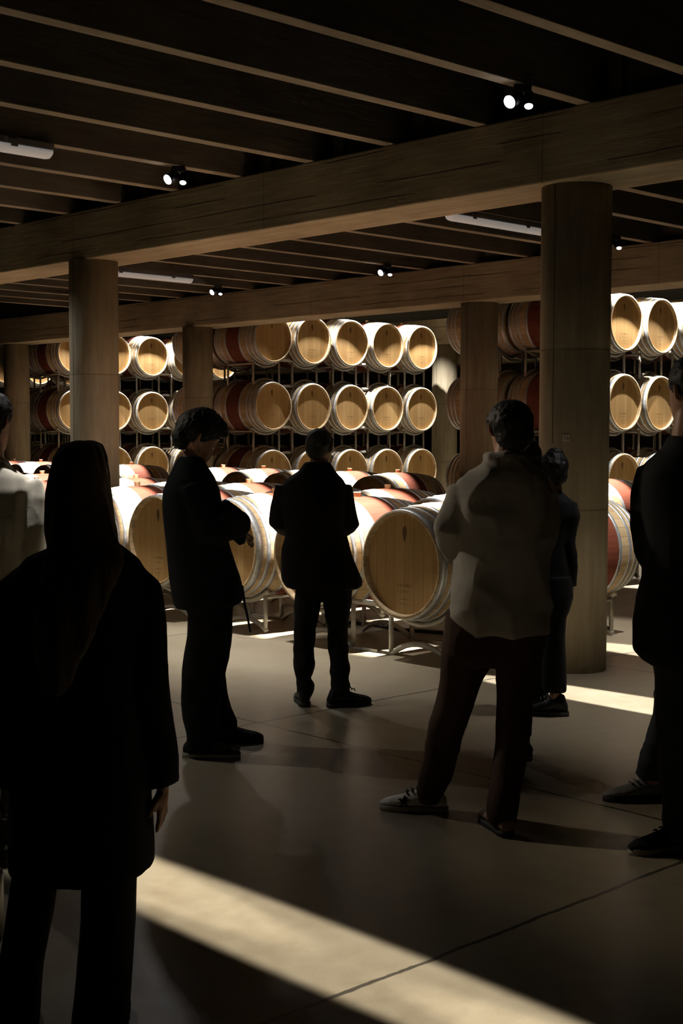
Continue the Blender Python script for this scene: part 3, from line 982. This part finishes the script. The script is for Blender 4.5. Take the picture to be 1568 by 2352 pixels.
# ---- man in profile with folded arms
def man_profile():
    J = dict(k=1.0, head=(-0.070, 0.000, 1.640), face=(1, .25), pitch=.42, neck=(-0.109, 0.000, 1.517), shL=(-0.100, 0.170, 1.393), shR=(-0.095, -0.170, 1.406),
             elL=(-0.001, 0.200, 1.163), elR=(-0.013, -0.200, 1.157), wrL=(0.108, -0.020, 1.224), wrR=(0.146, 0.000, 1.143),
             hdL=(.2, -1, .1), hdR=(.35, .8, -.35), pnL=(-1, 0, 0), pnR=(-.6, 0, -.6), curlL=.5, curlR=.5,
             hipL=(-0.019, 0.080, 0.802), hipR=(-0.013, -0.080, 0.821), knL=(-0.022, 0.100, 0.427), knR=(-0.039, -0.100, 0.461),
             anL=(0.035, 0.130, 0.046), anR=(-0.061, -0.120, 0.021), toeL=(1, .12, 0), toeR=(1, -.12, 0))
    J['anL'] = (J['anL'][0], .17, .085); J['anR'] = (J['anR'][0], -.16, .085)
    o = body(J, 'person in a long dark coat with folded arms, in profile facing right, head bowed')
    bm = bmesh.new()
    secs(bm, [(-0.110, 1.540, 0.060, 0.000, 0.075), (-0.112, 1.495, 0.082, 0.000, 0.140), (-0.107, 1.431, 0.120, 0.000, 0.215), (-0.106, 1.363, 0.146, 0.000, 0.225), (-0.101, 1.279, 0.155, 0.000, 0.225), (-0.094, 1.176, 0.155, 0.000, 0.215), (-0.079, 1.085, 0.159, 0.000, 0.210), (-0.058, 1.006, 0.174, 0.000, 0.215),
              (-0.041, 0.914, 0.184, 0.000, 0.220), (-0.028, 0.834, 0.185, 0.000, 0.225), (-0.026, 0.784, 0.177, 0.000, 0.225), (-0.038, 0.761, 0.154, 0.000, 0.215)], 32, 2.2)
    for s, shp, elp, wp in ((1, (-0.112, 0.170, 1.386), (-0.006, 0.200, 1.159), (0.092, 0.020, 1.210)), (-1, (-0.098, -0.170, 1.399), (-0.004, -0.200, 1.164), (0.124, -0.060, 1.181))):
        a, b, c = Vector(shp), Vector(elp), Vector(wp)
        pipe(bm, [a, a.lerp(b, .5), b, b.lerp(c, .5), c], [.075, .072, .072, .072, .066], 18)
    # folded forearms make one bulge with loose cuffs
    pipe(bm, [(0.041, -0.160, 1.277), (0.101, -0.140, 1.231), (0.135, -0.080, 1.199), (0.122, 0.080, 1.188), (0.060, 0.140, 1.226)], [.07, .074, .07, .066, .06], 18)
    pipe(bm, [(0.130, -0.020, 1.145), (0.145, -0.010, 1.110), (0.151, 0.000, 1.082)], [.045, .034, .02], 12)
    mobj('coat', remesh(bm, .011, 4, .012, 4.0, 9.0, (1, 1, .5)), C_NAVY, o)
    bm = bmesh.new()
    pipe(bm, [(0.160, -0.100, 0.880), (0.174, -0.100, 0.779), (0.191, -0.100, 0.700), (0.201, -0.100, 0.639)], [(.012, .006), (.014, .006), (.013, .006), (.006, .004)], 8)
    obj('coat_belt', bm, C_NAVY, o, True)
    bm = bmesh.new()
    secs(bm, [(-0.027, 0.834, 0.134, 0.000, 0.180), (-0.018, 0.743, 0.121, 0.000, 0.175)], 24)
    secs(bm, [(-0.004, 0.776, 0.116, -0.085, 0.090), (-0.011, 0.618, 0.114, -0.090, 0.090), (-0.025, 0.506, 0.117, -0.100, 0.090), (-0.039, 0.429, 0.112, -0.110, 0.090), (-0.051, 0.306, 0.103, -0.120, 0.090), (-0.055, 0.196, 0.091, -0.140, 0.090), (-0.046, 0.109, 0.079, -0.155, 0.080), (-0.043, 0.024, 0.081, -0.160, 0.075)], 24, 2.2)
    secs(bm, [(-0.015, 0.755, 0.115, 0.085, 0.090), (-0.019, 0.603, 0.112, 0.090, 0.090), (-0.028, 0.485, 0.105, 0.100, 0.090), (-0.036, 0.402, 0.094, 0.110, 0.090), (-0.028, 0.304, 0.096, 0.130, 0.090), (-0.011, 0.183, 0.096, 0.150, 0.085), (0.008, 0.120, 0.103, 0.165, 0.080), (0.017, 0.060, 0.099, 0.170, 0.075)], 24, 2.2)
    mobj('trousers', remesh(bm, .011, 4, .008, 5.0, 4.0, (1, 1, .6)), C_BLACK, o)
    bm = bmesh.new()
    fw, s, u = frame((1, .25), .42)
    c = Vector((-0.074, 0.000, 1.653))
    ball(bm, c + u * .035 - fw * .018, (.118, .098, .10), 22, 14)
    ball(bm, c + u * .075 - fw * .01, (.10, .085, .075), 22, 14)
    ball(bm, c - fw * .075 - u * .045, (.05, .07, .065), 18, 12)
    pipe(bm, [c + fw * .03 + u * .09, c + fw * .095 + u * .075, c + fw * .135 + u * .05], [.06, .048, .02], 14)
    pipe(bm, [c + fw * .02 - s * .07 + u * .06, c + fw * .01 - s * .083 + u * .0, c + fw * .005 - s * .08 - u * .02], [.03, .022, .01], 10)
    pipe(bm, [c + fw * .02 + s * .07 + u * .06, c + fw * .01 + s * .083 + u * .0, c + fw * .005 + s * .08 - u * .02], [.03, .022, .01], 10)
    mobj('hair', remesh(bm, .007, 3, .006, 26.0, 1.0), H_BLACK, o)
    shoe(o, J['anL'], J['toeL'], LEATH, SOLE_D, .29)
    shoe(o, J['anR'], J['toeR'], LEATH, SOLE_W, .29)
    place(o, (4.394, 5.592))
man_profile()

# ---- man with short grey hair, seen from behind
def man_centre():
    J = dict(k=.95, head=(-0.005, 0.000, 1.575), face=(.45, 1), pitch=.15, neck=(-0.020, -0.010, 1.456), shL=(-0.214, 0.000, 1.336), shR=(0.131, 0.000, 1.347),
             elL=(-0.247, -0.020, 1.124), elR=(0.184, -0.020, 1.109), wrL=(-0.128, 0.240, 1.066), wrR=(0.077, 0.240, 1.075),
             hdL=(.8, .6, .0), hdR=(-.7, .7, 0), pnL=(.5, -.6, 0), pnR=(-.5, -.6, 0), curlL=.6, curlR=.6,
             hipL=(-0.081, 0.000, 0.736), hipR=(0.092, 0.000, 0.737), knL=(-0.098, 0.030, 0.396), knR=(0.109, 0.030, 0.397),
             anL=(-0.101, 0.000, 0.051), anR=(0.121, 0.000, 0.051), toeL=(-.15, 1, 0), toeR=(.95, .45, 0))
    J['anL'] = (J['anL'][0], .0, .085); J['anR'] = (J['anR'][0], -.05, .085)
    o = body(J, 'person with short grey hair in a dark jacket, seen from behind in the middle')
    bm = bmesh.new()
    secs(bm, [(-0.020, 1.490, 0.077, -0.010, 0.070), (-0.020, 1.434, 0.116, -0.010, 0.100), (-0.032, 1.381, 0.176, 0.000, 0.125), (-0.039, 1.322, 0.207, 0.000, 0.140), (-0.040, 1.229, 0.211, 0.000, 0.145), (-0.033, 1.110, 0.194, 0.000, 0.140), (-0.027, 1.043, 0.188, 0.000, 0.138), (-0.031, 0.963, 0.210, 0.000, 0.140),
              (-0.021, 0.896, 0.225, 0.000, 0.145), (-0.004, 0.835, 0.237, 0.000, 0.150), (0.012, 0.768, 0.245, 0.000, 0.152), (0.020, 0.731, 0.234, 0.000, 0.150), (0.017, 0.717, 0.186, 0.000, 0.140)], 32, 2.4)
    for pts in (((-0.211, 0.000, 1.336), (-0.241, -0.010, 1.216), (-0.253, -0.020, 1.129), (-0.218, 0.100, 1.089), (-0.128, 0.220, 1.071)),
                ((0.128, 0.000, 1.347), (0.150, -0.010, 1.231), (0.181, -0.020, 1.117), (0.145, 0.100, 1.085), (0.077, 0.220, 1.077))):
        pipe(bm, pts, [.062, .06, .062, .056, .05], 18)
    mobj('jacket', remesh(bm, .010, 4, .010, 4.5, 5.0, (1, 1, .5)), C_BROWN, o)
    bm = bmesh.new()
    secs(bm, [(0.018, 0.803, 0.175, 0.000, 0.115), (0.018, 0.717, 0.175, 0.000, 0.115), (0.018, 0.669, 0.166, 0.000, 0.110)], 24)
    secs(bm, [(-0.068, 0.723, 0.082, 0.000, 0.090), (-0.080, 0.601, 0.079, 0.010, 0.088), (-0.093, 0.479, 0.068, 0.015, 0.080), (-0.101, 0.345, 0.063, 0.015, 0.075), (-0.099, 0.238, 0.067, 0.005, 0.075), (-0.103, 0.169, 0.047, 0.000, 0.062), (-0.091, 0.132, 0.059, 0.000, 0.070), (-0.092, 0.078, 0.049, 0.000, 0.062), (-0.093, 0.048, 0.043, 0.000, 0.055)], 22, 2.2)
    secs(bm, [(0.100, 0.723, 0.093, 0.000, 0.090), (0.106, 0.601, 0.085, 0.010, 0.088), (0.105, 0.480, 0.063, 0.015, 0.080), (0.110, 0.345, 0.063, 0.015, 0.075), (0.121, 0.215, 0.063, -0.010, 0.075), (0.120, 0.164, 0.053, -0.030, 0.065), (0.126, 0.126, 0.062, -0.040, 0.068), (0.123, 0.072, 0.051, -0.050, 0.058)], 22, 2.2)
    mobj('trousers', remesh(bm, .010, 3, .008, 7.0, 8.0, (1, 1, 1.2)), C_DARKTR, o)
    bm = bmesh.new()
    fw, s, u = frame((.45, 1), .15)
    c = Vector((-0.005, 0.000, 1.585))
    ball(bm, c + u * .028 - fw * .012, (.083, .10, .083), 22, 14)
    ball(bm, c - fw * .05 - u * .02, (.066, .05, .066), 18, 12)
    for q in (-1, 1):
        pipe(bm, [c + s * q * .066 + u * .05, c + s * q * .074 + u * .0, c + s * q * .07 - u * .025], [.024, .016, .008], 10)
    mobj('hair', remesh(bm, .007, 3, .004, 30.0, 1.0), H_GREY, o)
    shoe(o, J['anL'], J['toeL'], LEATH, SOLE_D, .28, high=True)
    shoe(o, J['anR'], J['toeR'], LEATH, SOLE_D, .285, laces=LEATH, high=True)
    place(o, (5.614, 6.087))
man_centre()

# ---- man in grey overshirt
def man_grey():
    J = dict(k=1.0, head=(0.112, 0.000, 1.685), face=(-.25, 1), pitch=.1, neck=(0.102, -0.010, 1.566), shL=(-0.093, 0.000, 1.427), shR=(0.265, 0.000, 1.423),
             elL=(-0.133, -0.040, 1.264), elR=(0.259, -0.020, 1.208), wrL=(-0.065, 0.200, 1.146), wrR=(0.153, 0.260, 1.137),
             hdL=(.9, .5, .0), hdR=(-1, .3, 0), pnL=(0, -1, 0), pnR=(0, -1, 0), curlL=.4, curlR=.4,
             hipL=(-0.025, 0.000, 0.769), hipR=(0.170, 0.000, 0.769), knL=(-0.107, 0.090, 0.374), knR=(0.134, -0.060, 0.408),
             anL=(-0.204, 0.170, 0.045), anR=(0.079, -0.170, 0.065), toeL=(-1, .18, 0), toeR=(-.25, 1, 0))
    J['anL'] = (J['anL'][0], .17, .085); J['anR'] = (J['anR'][0], -.15, .085)
    o = body(J, 'person in a grey overshirt, dark rust trousers and sneakers, back turned, legs apart')
    bm = bmesh.new()
    secs(bm, [(0.102, 1.573, 0.079, -0.010, 0.072), (0.103, 1.536, 0.094, -0.012, 0.088), (0.102, 1.503, 0.148, -0.010, 0.110), (0.094, 1.466, 0.193, 0.000, 0.135), (0.090, 1.418, 0.212, 0.000, 0.150), (0.092, 1.326, 0.213, 0.000, 0.155), (0.098, 1.215, 0.207, 0.000, 0.150), (0.096, 1.094, 0.206, 0.000, 0.148),
              (0.088, 0.992, 0.211, 0.000, 0.152), (0.083, 0.890, 0.214, 0.000, 0.155), (0.087, 0.847, 0.209, 0.000, 0.155), (0.114, 0.817, 0.176, 0.000, 0.148)], 34, 2.5)
    for pts, rr in ((((-0.070, 0.000, 1.403), (-0.114, -0.020, 1.342), (-0.139, -0.045, 1.273), (-0.137, 0.060, 1.201), (-0.093, 0.190, 1.139)), [.075, .072, .066, .055, .048]),
                    (((0.258, 0.000, 1.426), (0.258, -0.010, 1.318), (0.253, -0.020, 1.208), (0.215, 0.130, 1.164), (0.155, 0.250, 1.138)), [.075, .072, .066, .06, .052])):
        pipe(bm, pts, rr, 18)
    # collar roll
    pipe(bm, [(0.030, 0.050, 1.565), (0.033, -0.055, 1.567), (0.093, -0.085, 1.571), (0.161, -0.055, 1.567), (0.189, 0.050, 1.565)], .016, 10)
    mobj('overshirt', remesh(bm, .009, 3, .022, 3.6, 2.0, (1, 1, 1.1)), C_GREY, o)
    bm = bmesh.new()
    secs(bm, [(0.075, 0.918, 0.218, 0.000, 0.130), (0.064, 0.815, 0.219, 0.000, 0.135), (0.050, 0.731, 0.215, 0.000, 0.130), (0.051, 0.684, 0.204, 0.000, 0.110)], 26)
    secs(bm, [(-0.048, 0.729, 0.118, 0.010, 0.100), (-0.074, 0.623, 0.095, 0.030, 0.095), (-0.099, 0.513, 0.086, 0.060, 0.090), (-0.128, 0.413, 0.085, 0.085, 0.085), (-0.157, 0.261, 0.072, 0.120, 0.080), (-0.180, 0.148, 0.072, 0.150, 0.076), (-0.203, 0.076, 0.059, 0.165, 0.072), (-0.203, 0.041, 0.048, 0.170, 0.066)], 22, 2.2)
    secs(bm, [(0.163, 0.732, 0.102, 0.000, 0.100), (0.157, 0.631, 0.089, -0.010, 0.095), (0.145, 0.532, 0.078, -0.030, 0.090), (0.137, 0.442, 0.075, -0.050, 0.085), (0.121, 0.311, 0.070, -0.085, 0.080), (0.102, 0.208, 0.063, -0.120, 0.076), (0.085, 0.130, 0.065, -0.140, 0.076), (0.079, 0.081, 0.062, -0.150, 0.074), (0.080, 0.035, 0.051, -0.150, 0.062)], 22, 2.2)
    mobj('trousers', remesh(bm, .010, 3, .009, 5.5, 6.0, (1, 1, .8)), C_WINE, o)
    bm = bmesh.new()
    fw, s, u = frame((-.25, 1), .1)
    c = Vector((0.115, 0.000, 1.685))
    ball(bm, c + u * .03 - fw * .015, (.098, .112, .092), 24, 14)
    ball(bm, c - fw * .055 - u * .03, (.082, .055, .07), 20, 12)
    for q in (-1, 1):
        pipe(bm, [c + s * q * .075 + u * .05, c + s * q * .082 + u * .0, c + s * q * .076 - u * .02], [.03, .02, .01], 10)
    mobj('hair', remesh(bm, .007, 3, .006, 26.0, 4.0), H_BLACK, o)
    sl = shoe(o, J['anL'], J['toeL'], WHITE_L, SOLE_W, .29, laces=LEATH)
    # dark star patch on the side of the white sneaker
    bm = bmesh.new()
    td = Vector((-1, .18, 0)).normalized(); sd = Vector((0, 0, 1)).cross(td)
    if sd.y > 0: sd = -sd
    c0 = Vector((J['anL'][0], J['anL'][1], 0)) + td * .105 + sd * .052 + Vector((0, 0, .052))
    pts = []
    for q in range(10):
        r = .026 if q % 2 == 0 else .011
        pts.append(c0 + td * (r * math.sin(2 * PI * q / 10)) + (Vector((0, 0, 1)) * .9 - sd * .35) * (r * math.cos(2 * PI * q / 10)))
    fa = [bm.verts.new(p) for p in pts]; fb = [bm.verts.new(p - sd * .02) for p in pts]
    bm.faces.new(fa); bm.faces.new(fb[::-1])
    for q in range(10): bm.faces.new((fa[q], fb[q], fb[(q + 1) % 10], fa[(q + 1) % 10]))
    obj('side_patch', bm, LEATH, sl)
    shoe(o, J['anR'], J['toeR'], PINK_L, SOLE_D, .29)
    place(o, (4.393, 3.757))
man_grey()

# ---- woman with pinned-up hair by the column
def woman_updo():
    J = dict(k=.92, head=(-0.006, 0.000, 1.448), face=(-.6, .8), pitch=.1, neck=(0.005, 0.000, 1.345), shL=(-0.075, 0.040, 1.245), shR=(0.090, -0.020, 1.249),
             elL=(-0.106, 0.060, 1.011), elR=(0.089, -0.050, 1.033), wrL=(-0.095, 0.120, 0.849), wrR=(0.110, 0.000, 0.771),
             hdR=(-.1, .3, -1), pnR=(-1, 0, 0), hdL=(0, .4, -1), pnL=(1, 0, 0), thR=-1,
             hipL=(-0.038, 0.040, 0.701), hipR=(0.049, -0.030, 0.710), knL=(-0.041, 0.080, 0.356), knR=(0.024, -0.020, 0.372),
             anL=(-0.045, 0.160, 0.051), anR=(0.025, 0.000, 0.083), toeL=(-1, .3, 0), toeR=(-1, .2, 0))
    J['anL'] = (J['anL'][0], .2, .08); J['anR'] = (J['anR'][0], -.02, .08)
    o = body(J, 'person with pinned-up hair in dark clothes, standing in front of the thick column')
    bm = bmesh.new()
    secs(bm, [(0.009, 1.340, 0.035, 0.000, 0.050), (0.010, 1.304, 0.073, 0.000, 0.080), (0.008, 1.268, 0.112, 0.000, 0.100), (0.007, 1.196, 0.123, 0.000, 0.110), (0.006, 1.080, 0.105, 0.000, 0.100), (0.005, 1.003, 0.094, 0.000, 0.095), (0.006, 0.887, 0.103, 0.000, 0.105), (0.007, 0.771, 0.103, 0.000, 0.110), (0.003, 0.680, 0.088, 0.000, 0.105)], 28)
    pipe(bm, [(0.096, -0.020, 1.254), (0.116, -0.040, 1.186), (0.093, -0.050, 1.033), (0.108, -0.030, 0.890), (0.110, 0.000, 0.771)], [.047, .046, .043, .044, .042], 14)
    pipe(bm, [(-0.080, 0.040, 1.251), (-0.098, 0.050, 1.167), (-0.100, 0.060, 1.024), (-0.090, 0.120, 0.849)], [.045, .042, .04, .034], 14)
    mobj('top', remesh(bm, .010, 3, .006, 5.0, 2.0), C_BLACK, o)
    bm = bmesh.new()
    secs(bm, [(0.011, 0.835, 0.108, 0.000, 0.110), (0.016, 0.706, 0.115, 0.000, 0.115), (0.004, 0.603, 0.098, 0.000, 0.110)], 24)
    secs(bm, [(0.025, 0.631, 0.071, -0.020, 0.085), (0.021, 0.502, 0.060, -0.020, 0.080), (0.020, 0.372, 0.066, -0.020, 0.078), (0.021, 0.242, 0.071, -0.020, 0.078), (0.023, 0.144, 0.070, -0.020, 0.078)], 20)
    secs(bm, [(-0.017, 0.622, 0.075, 0.050, 0.085), (-0.035, 0.487, 0.057, 0.080, 0.080), (-0.046, 0.350, 0.050, 0.120, 0.075), (-0.047, 0.182, 0.050, 0.170, 0.075), (-0.042, 0.096, 0.050, 0.200, 0.075)], 20)
    mobj('trousers', remesh(bm, .010, 3, .005, 5.0, 7.0), C_BLACK, o)
    bm = bmesh.new()
    fw, s, u = frame((-.6, .8), .1)
    c = Vector((-0.001, 0.000, 1.463))
    ball(bm, c + u * .015 - fw * .015, (.084, .098, .088), 20, 12)
    ball(bm, c + u * .085 - fw * .03, (.05, .052, .035), 16, 10)
    ball(bm, c - u * .045 - fw * .045, (.055, .05, .055), 16, 10)
    mobj('hair', remesh(bm, .007, 2, .008, 22.0, 5.0), H_BLACK, o)
    shoe(o, J['anL'], J['toeL'], LEATH, SOLE_D, .25, laces=LEATH, high=True)
    shoe(o, J['anR'], J['toeR'], LEATH, SOLE_D, .26, laces=SOLE_W, high=True)
    place(o, (6.412, 4.941))
woman_updo()

# ---- person almost wholly hidden behind the grey overshirt
def hidden_person():
    J = dict(k=.92, head=(0.009, 0.000, 1.525), face=(-.5, 1), pitch=.1, neck=(0.004, 0.000, 1.415), shL=(-0.135, 0.000, 1.326), shR=(0.108, 0.000, 1.326),
             elL=(-0.142, 0.000, 1.126), elR=(0.091, 0.020, 1.125), wrL=(-0.065, 0.200, 1.065), wrR=(0.063, 0.220, 1.064),
             hipL=(-0.059, 0.000, 0.792), hipR=(0.038, 0.000, 0.793), knL=(-0.040, 0.020, 0.430), knR=(0.022, 0.020, 0.431),
             anL=(-0.035, 0.000, 0.141), anR=(0.018, 0.000, 0.141), toeL=(-.3, 1, 0), toeR=(-.1, 1, 0))
    J['anL'] = (J['anL'][0], 0, .08); J['anR'] = (J['anR'][0], .02, .08)
    o = body(J, 'person showing only a dark blond head over the grey overshirt shoulder')
    bm = bmesh.new()
    secs(bm, [(0.006, 1.410, 0.035, 0.000, 0.055), (-0.000, 1.375, 0.073, 0.000, 0.080), (-0.009, 1.330, 0.117, 0.000, 0.100), (-0.011, 1.259, 0.124, 0.000, 0.110), (-0.007, 1.104, 0.109, 0.000, 0.105), (-0.007, 0.904, 0.111, 0.000, 0.115), (-0.008, 0.770, 0.100, 0.000, 0.110)], 26)
    pipe(bm, [(0.095, 0.000, 1.322), (0.100, 0.000, 1.216), (0.091, 0.020, 1.125), (0.068, 0.200, 1.070)], [.05, .046, .044, .038], 14)
    pipe(bm, [(-0.122, 0.000, 1.321), (-0.134, 0.000, 1.215), (-0.138, 0.000, 1.126), (-0.071, 0.180, 1.071)], [.05, .046, .044, .038], 14)
    mobj('jacket', remesh(bm, .011, 3, .006, 5.0, 2.0), C_BLACK, o)
    bm = bmesh.new()
    secs(bm, [(-0.011, 0.859, 0.098, 0.000, 0.110), (-0.010, 0.725, 0.089, 0.000, 0.100)], 22)
    secs(bm, [(-0.053, 0.748, 0.048, 0.000, 0.080), (-0.041, 0.432, 0.040, 0.010, 0.070), (-0.036, 0.119, 0.035, 0.000, 0.060)], 18)
    secs(bm, [(0.035, 0.748, 0.049, 0.000, 0.080), (0.024, 0.432, 0.038, 0.010, 0.070), (0.022, 0.114, 0.035, 0.020, 0.060)], 18)
    mobj('trousers', remesh(bm, .011, 3), C_BLACK, o)
    bm = bmesh.new()
    fw, s, u = frame((-.5, 1), .1)
    c = Vector((0.004, 0.000, 1.534))
    ball(bm, c + u * .022 - fw * .014, (.08, .096, .084), 20, 12)
    ball(bm, c - u * .05 - fw * .045, (.066, .05, .075), 16, 10)
    mobj('hair', remesh(bm, .007, 2, .006, 24.0, 5.0), H_DBLOND, o)
    for q in 'LR':
        shoe(o, J['an' + q], J['toe' + q], LEATH, SOLE_D, .25)
    place(o, (5.424, 4.363))
hidden_person()

# ---- tall person cut by the right edge
def man_right():
    J = dict(k=1.04, head=(0.009, 0.000, 1.832), face=(-.45, .9), pitch=.1, neck=(-0.006, 0.000, 1.685), shL=(-0.124, 0.060, 1.528), shR=(0.142, -0.060, 1.532),
             elL=(-0.161, 0.050, 1.257), elR=(0.178, -0.060, 1.266), wrL=(-0.072, 0.180, 1.068), wrR=(0.179, 0.050, 1.047),
             hdL=(.5, .5, -.5), hdR=(0, .3, -1), pnR=(-1, 0, 0), pnL=(1, 0, 0), thR=-1,
             hipL=(-0.042, 0.100, 0.809), hipR=(0.039, -0.030, 0.830), knL=(0.042, 0.380, 0.465), knR=(-0.000, -0.020, 0.442),
             anL=(0.043, 0.720, 0.114), anR=(-0.019, -0.050, 0.062), toeL=(-1, -.1, 0), toeR=(-1, -.35, 0))
    J['anL'] = (J['anL'][0], .72, .09); J['anR'] = (J['anR'][0], -.02, .09)
    o = body(J, 'tall person in a black coat and jeans, cut off by the right edge')
    bm = bmesh.new()
    secs(bm, [(-0.004, 1.659, 0.067, 0.000, 0.080), (0.001, 1.604, 0.102, 0.000, 0.110), (0.001, 1.563, 0.157, 0.000, 0.150), (-0.001, 1.512, 0.192, 0.000, 0.170), (0.002, 1.435, 0.197, 0.000, 0.180), (0.008, 1.313, 0.186, 0.000, 0.175), (0.008, 1.192, 0.175, 0.000, 0.170), (0.006, 1.096, 0.175, 0.000, 0.170), (0.003, 1.014, 0.197, 0.000, 0.175), (0.003, 0.903, 0.206, 0.000, 0.180), (0.004, 0.807, 0.211, 0.000, 0.185), (0.020, 0.763, 0.185, 0.000, 0.180), (0.034, 0.737, 0.154, 0.000, 0.170)], 32, 2.4)
    pipe(bm, [(-0.123, 0.050, 1.523), (-0.149, 0.050, 1.415), (-0.156, 0.050, 1.301), (-0.129, 0.080, 1.185), (-0.071, 0.170, 1.069)], [.07, .068, .064, .058, .05], 16)
    pipe(bm, [(0.131, -0.050, 1.527), (0.165, -0.060, 1.404), (0.178, -0.060, 1.266), (0.183, 0.030, 1.067)], [.07, .066, .06, .05], 16)
    mobj('coat', remesh(bm, .011, 4, .010, 4.5, 3.0, (1, 1, .6)), C_BLACK, o)
    bm = bmesh.new()
    secs(bm, [(0.003, 0.895, 0.130, 0.000, 0.140), (0.003, 0.734, 0.121, 0.020, 0.140)], 24)
    secs(bm, [(0.001, 0.755, 0.117, 0.000, 0.110), (-0.004, 0.614, 0.107, 0.000, 0.100), (-0.012, 0.475, 0.098, -0.010, 0.095), (-0.013, 0.319, 0.084, -0.020, 0.090), (-0.012, 0.127, 0.071, -0.030, 0.085), (-0.012, 0.047, 0.065, -0.030, 0.080)], 22)
    secs(bm, [(-0.006, 0.777, 0.092, 0.080, 0.110), (0.017, 0.630, 0.086, 0.200, 0.100), (0.042, 0.465, 0.073, 0.380, 0.090), (0.050, 0.298, 0.083, 0.530, 0.100), (0.042, 0.182, 0.082, 0.645, 0.105), (0.042, 0.117, 0.078, 0.690, 0.100)], 22)
    mobj('jeans', remesh(bm, .010, 3, .008, 6.0, 6.0), C_JEAN, o)
    bm = bmesh.new()
    fw, s, u = frame((-.45, .9), .1)
    c = Vector((0.011, 0.000, 1.849))
    ball(bm, c + u * .03 - fw * .012, (.098, .112, .098), 20, 12)
    ball(bm, c - u * .04 - fw * .055, (.08, .06, .08), 16, 10)
    mobj('hair', remesh(bm, .008, 2, .008, 22.0, 5.0), H_BLACK, o)
    shoe(o, J['anL'], J['toeL'], GREY_L, SOLE_D, .30, laces=GREY_L)
    shoe(o, J['anR'], J['toeR'], C_BLACK, SOLE_W, .30, laces=C_BLACK)  # same pair as the grey shoe; its shade is put into the colour
    place(o, (4.718, 2.964))
man_right()

# ---- person in a pale shirt cut by the left edge
def man_left():
    J = dict(k=1.0, head=(0.019, 0.000, 1.707), face=(.35, 1), pitch=.05, neck=(0.021, 0.000, 1.585), shL=(-0.152, 0.000, 1.452), shR=(0.168, 0.000, 1.453),
             elL=(-0.181, 0.000, 1.193), elR=(0.187, -0.030, 1.197), wrL=(-0.171, 0.200, 1.052), wrR=(0.058, 0.200, 1.052),
             hipL=(-0.091, 0.000, 0.902), hipR=(0.097, 0.000, 0.903), knL=(-0.102, 0.020, 0.484), knR=(0.078, 0.020, 0.484),
             anL=(-0.111, 0.000, 0.070), anR=(0.070, 0.000, 0.070), toeL=(-.2, 1, 0), toeR=(.2, 1, 0))
    J['anL'] = (J['anL'][0], 0, .085); J['anR'] = (J['anR'][0], 0, .085)
    o = body(J, 'person in a pale shirt with dark hair, cut off by the left edge')
    bm = bmesh.new()
    secs(bm, [(0.022, 1.568, 0.064, -0.005, 0.070), (0.013, 1.531, 0.103, -0.005, 0.100), (0.006, 1.493, 0.166, 0.000, 0.125), (0.007, 1.441, 0.188, 0.000, 0.140), (0.006, 1.330, 0.182, 0.000, 0.145), (0.005, 1.194, 0.165, 0.000, 0.140), (0.002, 1.040, 0.162, 0.000, 0.140), (0.001, 0.885, 0.166, 0.000, 0.145)], 30, 2.4)
    pipe(bm, [(0.166, 0.000, 1.463), (0.191, -0.010, 1.399), (0.197, -0.025, 1.298), (0.190, -0.030, 1.197), (0.070, 0.180, 1.063)], [.055, .058, .058, .056, .046], 16)
    pipe(bm, [(-0.146, 0.000, 1.463), (-0.169, -0.010, 1.399), (-0.185, 0.000, 1.193), (-0.169, 0.180, 1.063)], [.055, .058, .056, .046], 16)
    mobj('shirt', remesh(bm, .010, 3, .016, 4.5, 4.0, (1, 1, .6)), C_SHIRT, o)
    bm = bmesh.new()
    secs(bm, [(0.001, 0.937, 0.159, 0.000, 0.130), (-0.001, 0.799, 0.156, 0.000, 0.130)], 24)
    secs(bm, [(0.080, 0.817, 0.079, 0.000, 0.100), (0.075, 0.484, 0.069, 0.020, 0.085), (0.070, 0.062, 0.060, 0.000, 0.070)], 20)
    secs(bm, [(-0.079, 0.816, 0.080, 0.000, 0.100), (-0.102, 0.483, 0.067, 0.020, 0.085), (-0.111, 0.061, 0.059, 0.000, 0.070)], 20)
    mobj('trousers', remesh(bm, .011, 3), C_BLACK, o)
    bm = bmesh.new()
    fw, s, u = frame((.35, 1), .05)
    c = Vector((0.019, 0.000, 1.717))
    ball(bm, c + u * .028 - fw * .012, (.098, .11, .09), 20, 12)
    ball(bm, c - u * .04 - fw * .055, (.082, .055, .085), 16, 10)
    mobj('hair', remesh(bm, .008, 2, .006, 22.0, 5.0), H_BLACK, o)
    for q in 'LR':
        shoe(o, J['an' + q], J['toe' + q], LEATH, SOLE_D, .285)
    place(o, (2.645, 4.799))
man_left()
